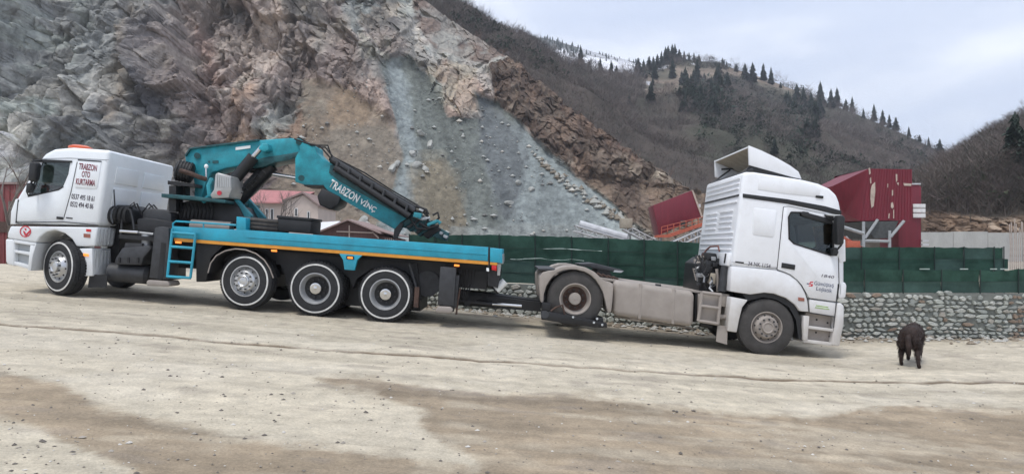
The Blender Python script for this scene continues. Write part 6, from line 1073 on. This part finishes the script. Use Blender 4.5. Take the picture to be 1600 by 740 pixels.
tl2 = lambda u_, v_: (lambda q: (q.x-to.x, q.z-to.z))(at(u_, v_, 43)); a_, b_ = tl2(1404,400), tl2(1437,287); MB().box(a_[0], b_[0], 0, 2.2, 0, b_[1]).build('tower_body', 'hopper_red', TK, bevel=.04); a_, b_ = tl2(1437.3,400), tl2(1444,290); MB().box(a_[0], b_[0], .3, 2.4, 0, b_[1]).build('tower_side', 'hopper_dark', TK, bevel=.03)
a_, b_ = tl2(1425.5,340.5), tl2(1444.5,318); n_ = 3
for k in range(3): z0_ = a_[1]+(b_[1]-a_[1])*k/3; MB().box(a_[0], b_[0], -.12, -.03, z0_+.02, z0_+(b_[1]-a_[1])/3-.03).build('white_slat', 'paper_white', TK, bevel=.01)
MB().box(tl2(1424,0)[0], tl2(1438,0)[0], -.06, .0, tl2(0,288.5)[1], tl2(0,286.2)[1]).build('top_rim', 'belt_white', TK)
for k, v_ in enumerate((376, 382)): q0 = tl2(1440, v_); MB().box(q0[0], q0[0]+.4, -.1, .1, q0[1]-.05, q0[1]+.05).build('bracket', 'belt_white', TK)
# machinery glimpsed under the hopper
q = at(1330, 395, 37); q.z = .5; MO = empty('orange_feeder', q, label='small orange machine frame under the red hopper beside the white cab', cat='machine')
MB().cyl((-.5, 0, 1.7), (.7, .3, 1.1), .12, n=8).build('feeder_tube', 'orange_red', MO); MB().box(-.3, .4, -.2, .3, 1.15, 1.5).build('feeder_box', 'orange_red', MO, bevel=.03); MB().box(-.9, .9, .4, 1.6, 0, 1.2).build('feeder_base', 'steel_dark', MO, bevel=.03); MB().cyl((-.7, -.2, 2.3), (.6, -.1, 1.9), .09, n=8).build('feeder_pipe', 'steel_grey', MO)
# tilted red box with railed walkway
DB = 62.; bo = at(1060, 395, DB); bo.z = .5; BX = empty('tilted_red_box', bo, label='tilted crimson crusher box with an orange railed walkway below', cat='hopper')
bl = lambda u_, v_, d_=0: (lambda q: (q.x-bo.x, d_, q.z-bo.z))(at(u_, v_, DB))
q4 = [bl(1020.5,320.5), bl(1081,297.5), bl(1096,338), bl(1030,367)]; MB().add(q4+[(x+.2, 3.4, z) for x, y, z in q4], [(0,1,2,3),(4,7,6,5),(0,4,5,1),(1,5,6,2),(2,6,7,3),(3,7,4,0)]).build('box_body', 'hopper_red', BX, bevel=.03); q5 = [bl(1080.5,297), bl(1083,297), bl(1098,338), bl(1095.5,339)]; MB().add([(x, -.06, z) for x, y, z in q5]+[(x, 3.45, z) for x, y, z in q5], [(0,1,2,3),(4,7,6,5),(0,4,5,1),(1,5,6,2),(2,6,7,3),(3,7,4,0)]).build('box_lip', 'peeled', BX)
w4 = [bl(1022,367.5), bl(1042,366), bl(1098,347), bl(1098,352), bl(1042,371), bl(1022,371)]; MB().prism([(x, z) for x, y, z in w4], -1.0, -.05).build('walkway', 'orange_red', BX)
for k in range(8): t = k/7; u_ = 1030+66*t; v_ = 366-16*t; MB().cyl((bl(u_, v_)[0], -.95, bl(u_, v_)[2]), (bl(u_, v_-11)[0], -.95, bl(u_, v_-11)[2]), .035, n=6).build('rail_post', 'orange_red', BX)
for dv in (11, 5.5): MB().cyl((bl(1030,366-dv)[0], -.95, bl(1030,366-dv)[2]), (bl(1096,350-dv)[0], -.95, bl(1096,350-dv)[2]), .03, n=6).build('hand_rail', 'orange_red', BX)
MB().box(bl(1061,0)[0], bl(1069,0)[0], -.9, -.5, bl(0,354)[2], bl(0,345)[2]).build('motor', 'steel_dark', BX, bevel=.03)
for u_ in (1038, 1090): MB().cyl((bl(u_, 366)[0], 1.5, 0), (bl(u_, 350)[0], 1.5, bl(u_, 350)[2]), .12, n=8).build('support_leg', 'steel_grey', BX)
for k in range(3): MB().box(bl(1085+k*3,0)[0], bl(1102,0)[0], 1.5, 3, bl(0,322+k*9)[2], bl(0,317+k*9)[2]).build('side_beam', 'steel_grey' if k % 2 else 'belt_white', BX)
def conveyor(name, a_, b_, D, wd, label, cover=False, head=False):
    p0, p1 = at(*a_, D), at(*b_, D); o = empty(name, (p1.x, p1.y, .5), label=label, cat='conveyor', group=None); org = o.location; q0, q1 = p0-org, p1-org; d_ = (q1-q0); n_ = Vector((-d_.z, 0, d_.x)).normalized()
    if n_.z < 0: n_ = -n_
    for y_ in (0, 1.2):
        for k_, off in enumerate((0, -wd)): MB().tube([q0+n_*off+Vector((0, y_, 0)), q1+n_*off+Vector((0, y_, 0))], .06, 6).build('truss_chord', 'belt_white', o)
        m_ = 11
        for k in range(m_): s0, s1 = q0+d_*(k/m_), q0+d_*((k+1)/m_); MB().tube([s0+n_*(-wd if k % 2 else 0)+Vector((0, y_, 0)), s1+n_*(0 if k % 2 else -wd)+Vector((0, y_, 0))], .035, 5).build('truss_brace', 'belt_white', o)
    MB().add([q0+n_*.05, q1+n_*.05, q1+n_*.05+Vector((0, 1.2, 0)), q0+n_*.05+Vector((0, 1.2, 0)), q0-n_*.02, q1-n_*.02, q1-n_*.02+Vector((0, 1.2, 0)), q0-n_*.02+Vector((0, 1.2, 0))], [(0,1,2,3),(4,7,6,5),(0,4,5,1),(2,6,7,3)]).build('belt', 'steel_dark', o)
    if cover: MB().lathe([(0, .001), (0, .42), (d_.length*.93, .42), (d_.length*.93, .001)], q0+d_*.07+n_*.25+Vector((0, .6, 0)), d_, 18).build('belt_cover', 'belt_white', o)
    if head: MB().box(q0.x-.4, q0.x+.6, -.1, 1.3, q0.z-.3, q0.z+.6).build('head_box', 'beige_inner', o, bevel=.04)
    MB().tube([Vector((q0.x+d_.x*.12, .6, q0.z+d_.z*.12)), Vector((q0.x+d_.x*.22, .6, -.2))], .09, 6).build('stand', 'steel_grey', o); MB().tube([Vector((q0.x+d_.x*.12, .2, q0.z+d_.z*.12)), Vector((q0.x-.2, .2, -.2))], .07, 6).build('stand', 'steel_grey', o)
    return o
conveyor('conveyor', (899,352), (984,377), 68, .55, 'inclined conveyor under a long white round cover', cover=True); conveyor('conveyor', (978,351), (1034,379), 64, .5, 'bare conveyor truss with a boxy beige head', head=True); conveyor('conveyor', (1100,356), (1046,380), 58, .5, 'pale conveyor truss rising towards the white cab below the walkway')
# ---------------------------------------------------------------- thin winter haze
hm = bpy.data.materials.new('haze_mat'); hm.use_nodes = True; hm.node_tree.nodes.clear(); pv = hm.node_tree.nodes.new('ShaderNodeVolumePrincipled'); ho_ = hm.node_tree.nodes.new('ShaderNodeOutputMaterial')
pv.inputs['Color'].default_value = (.80, .86, .95, 1); pv.inputs['Density'].default_value = .00042; pv.inputs['Anisotropy'].default_value = .2; hm.node_tree.links.new(pv.outputs[0], ho_.inputs['Volume'])
hz = MB().box(-960, 960, -560, 1560, -90, 330).build('haze', None, smooth=0); hz.data.materials.append(hm); tag(hz, 'thin pale winter haze filling the valley air', 'haze', kind='stuff')
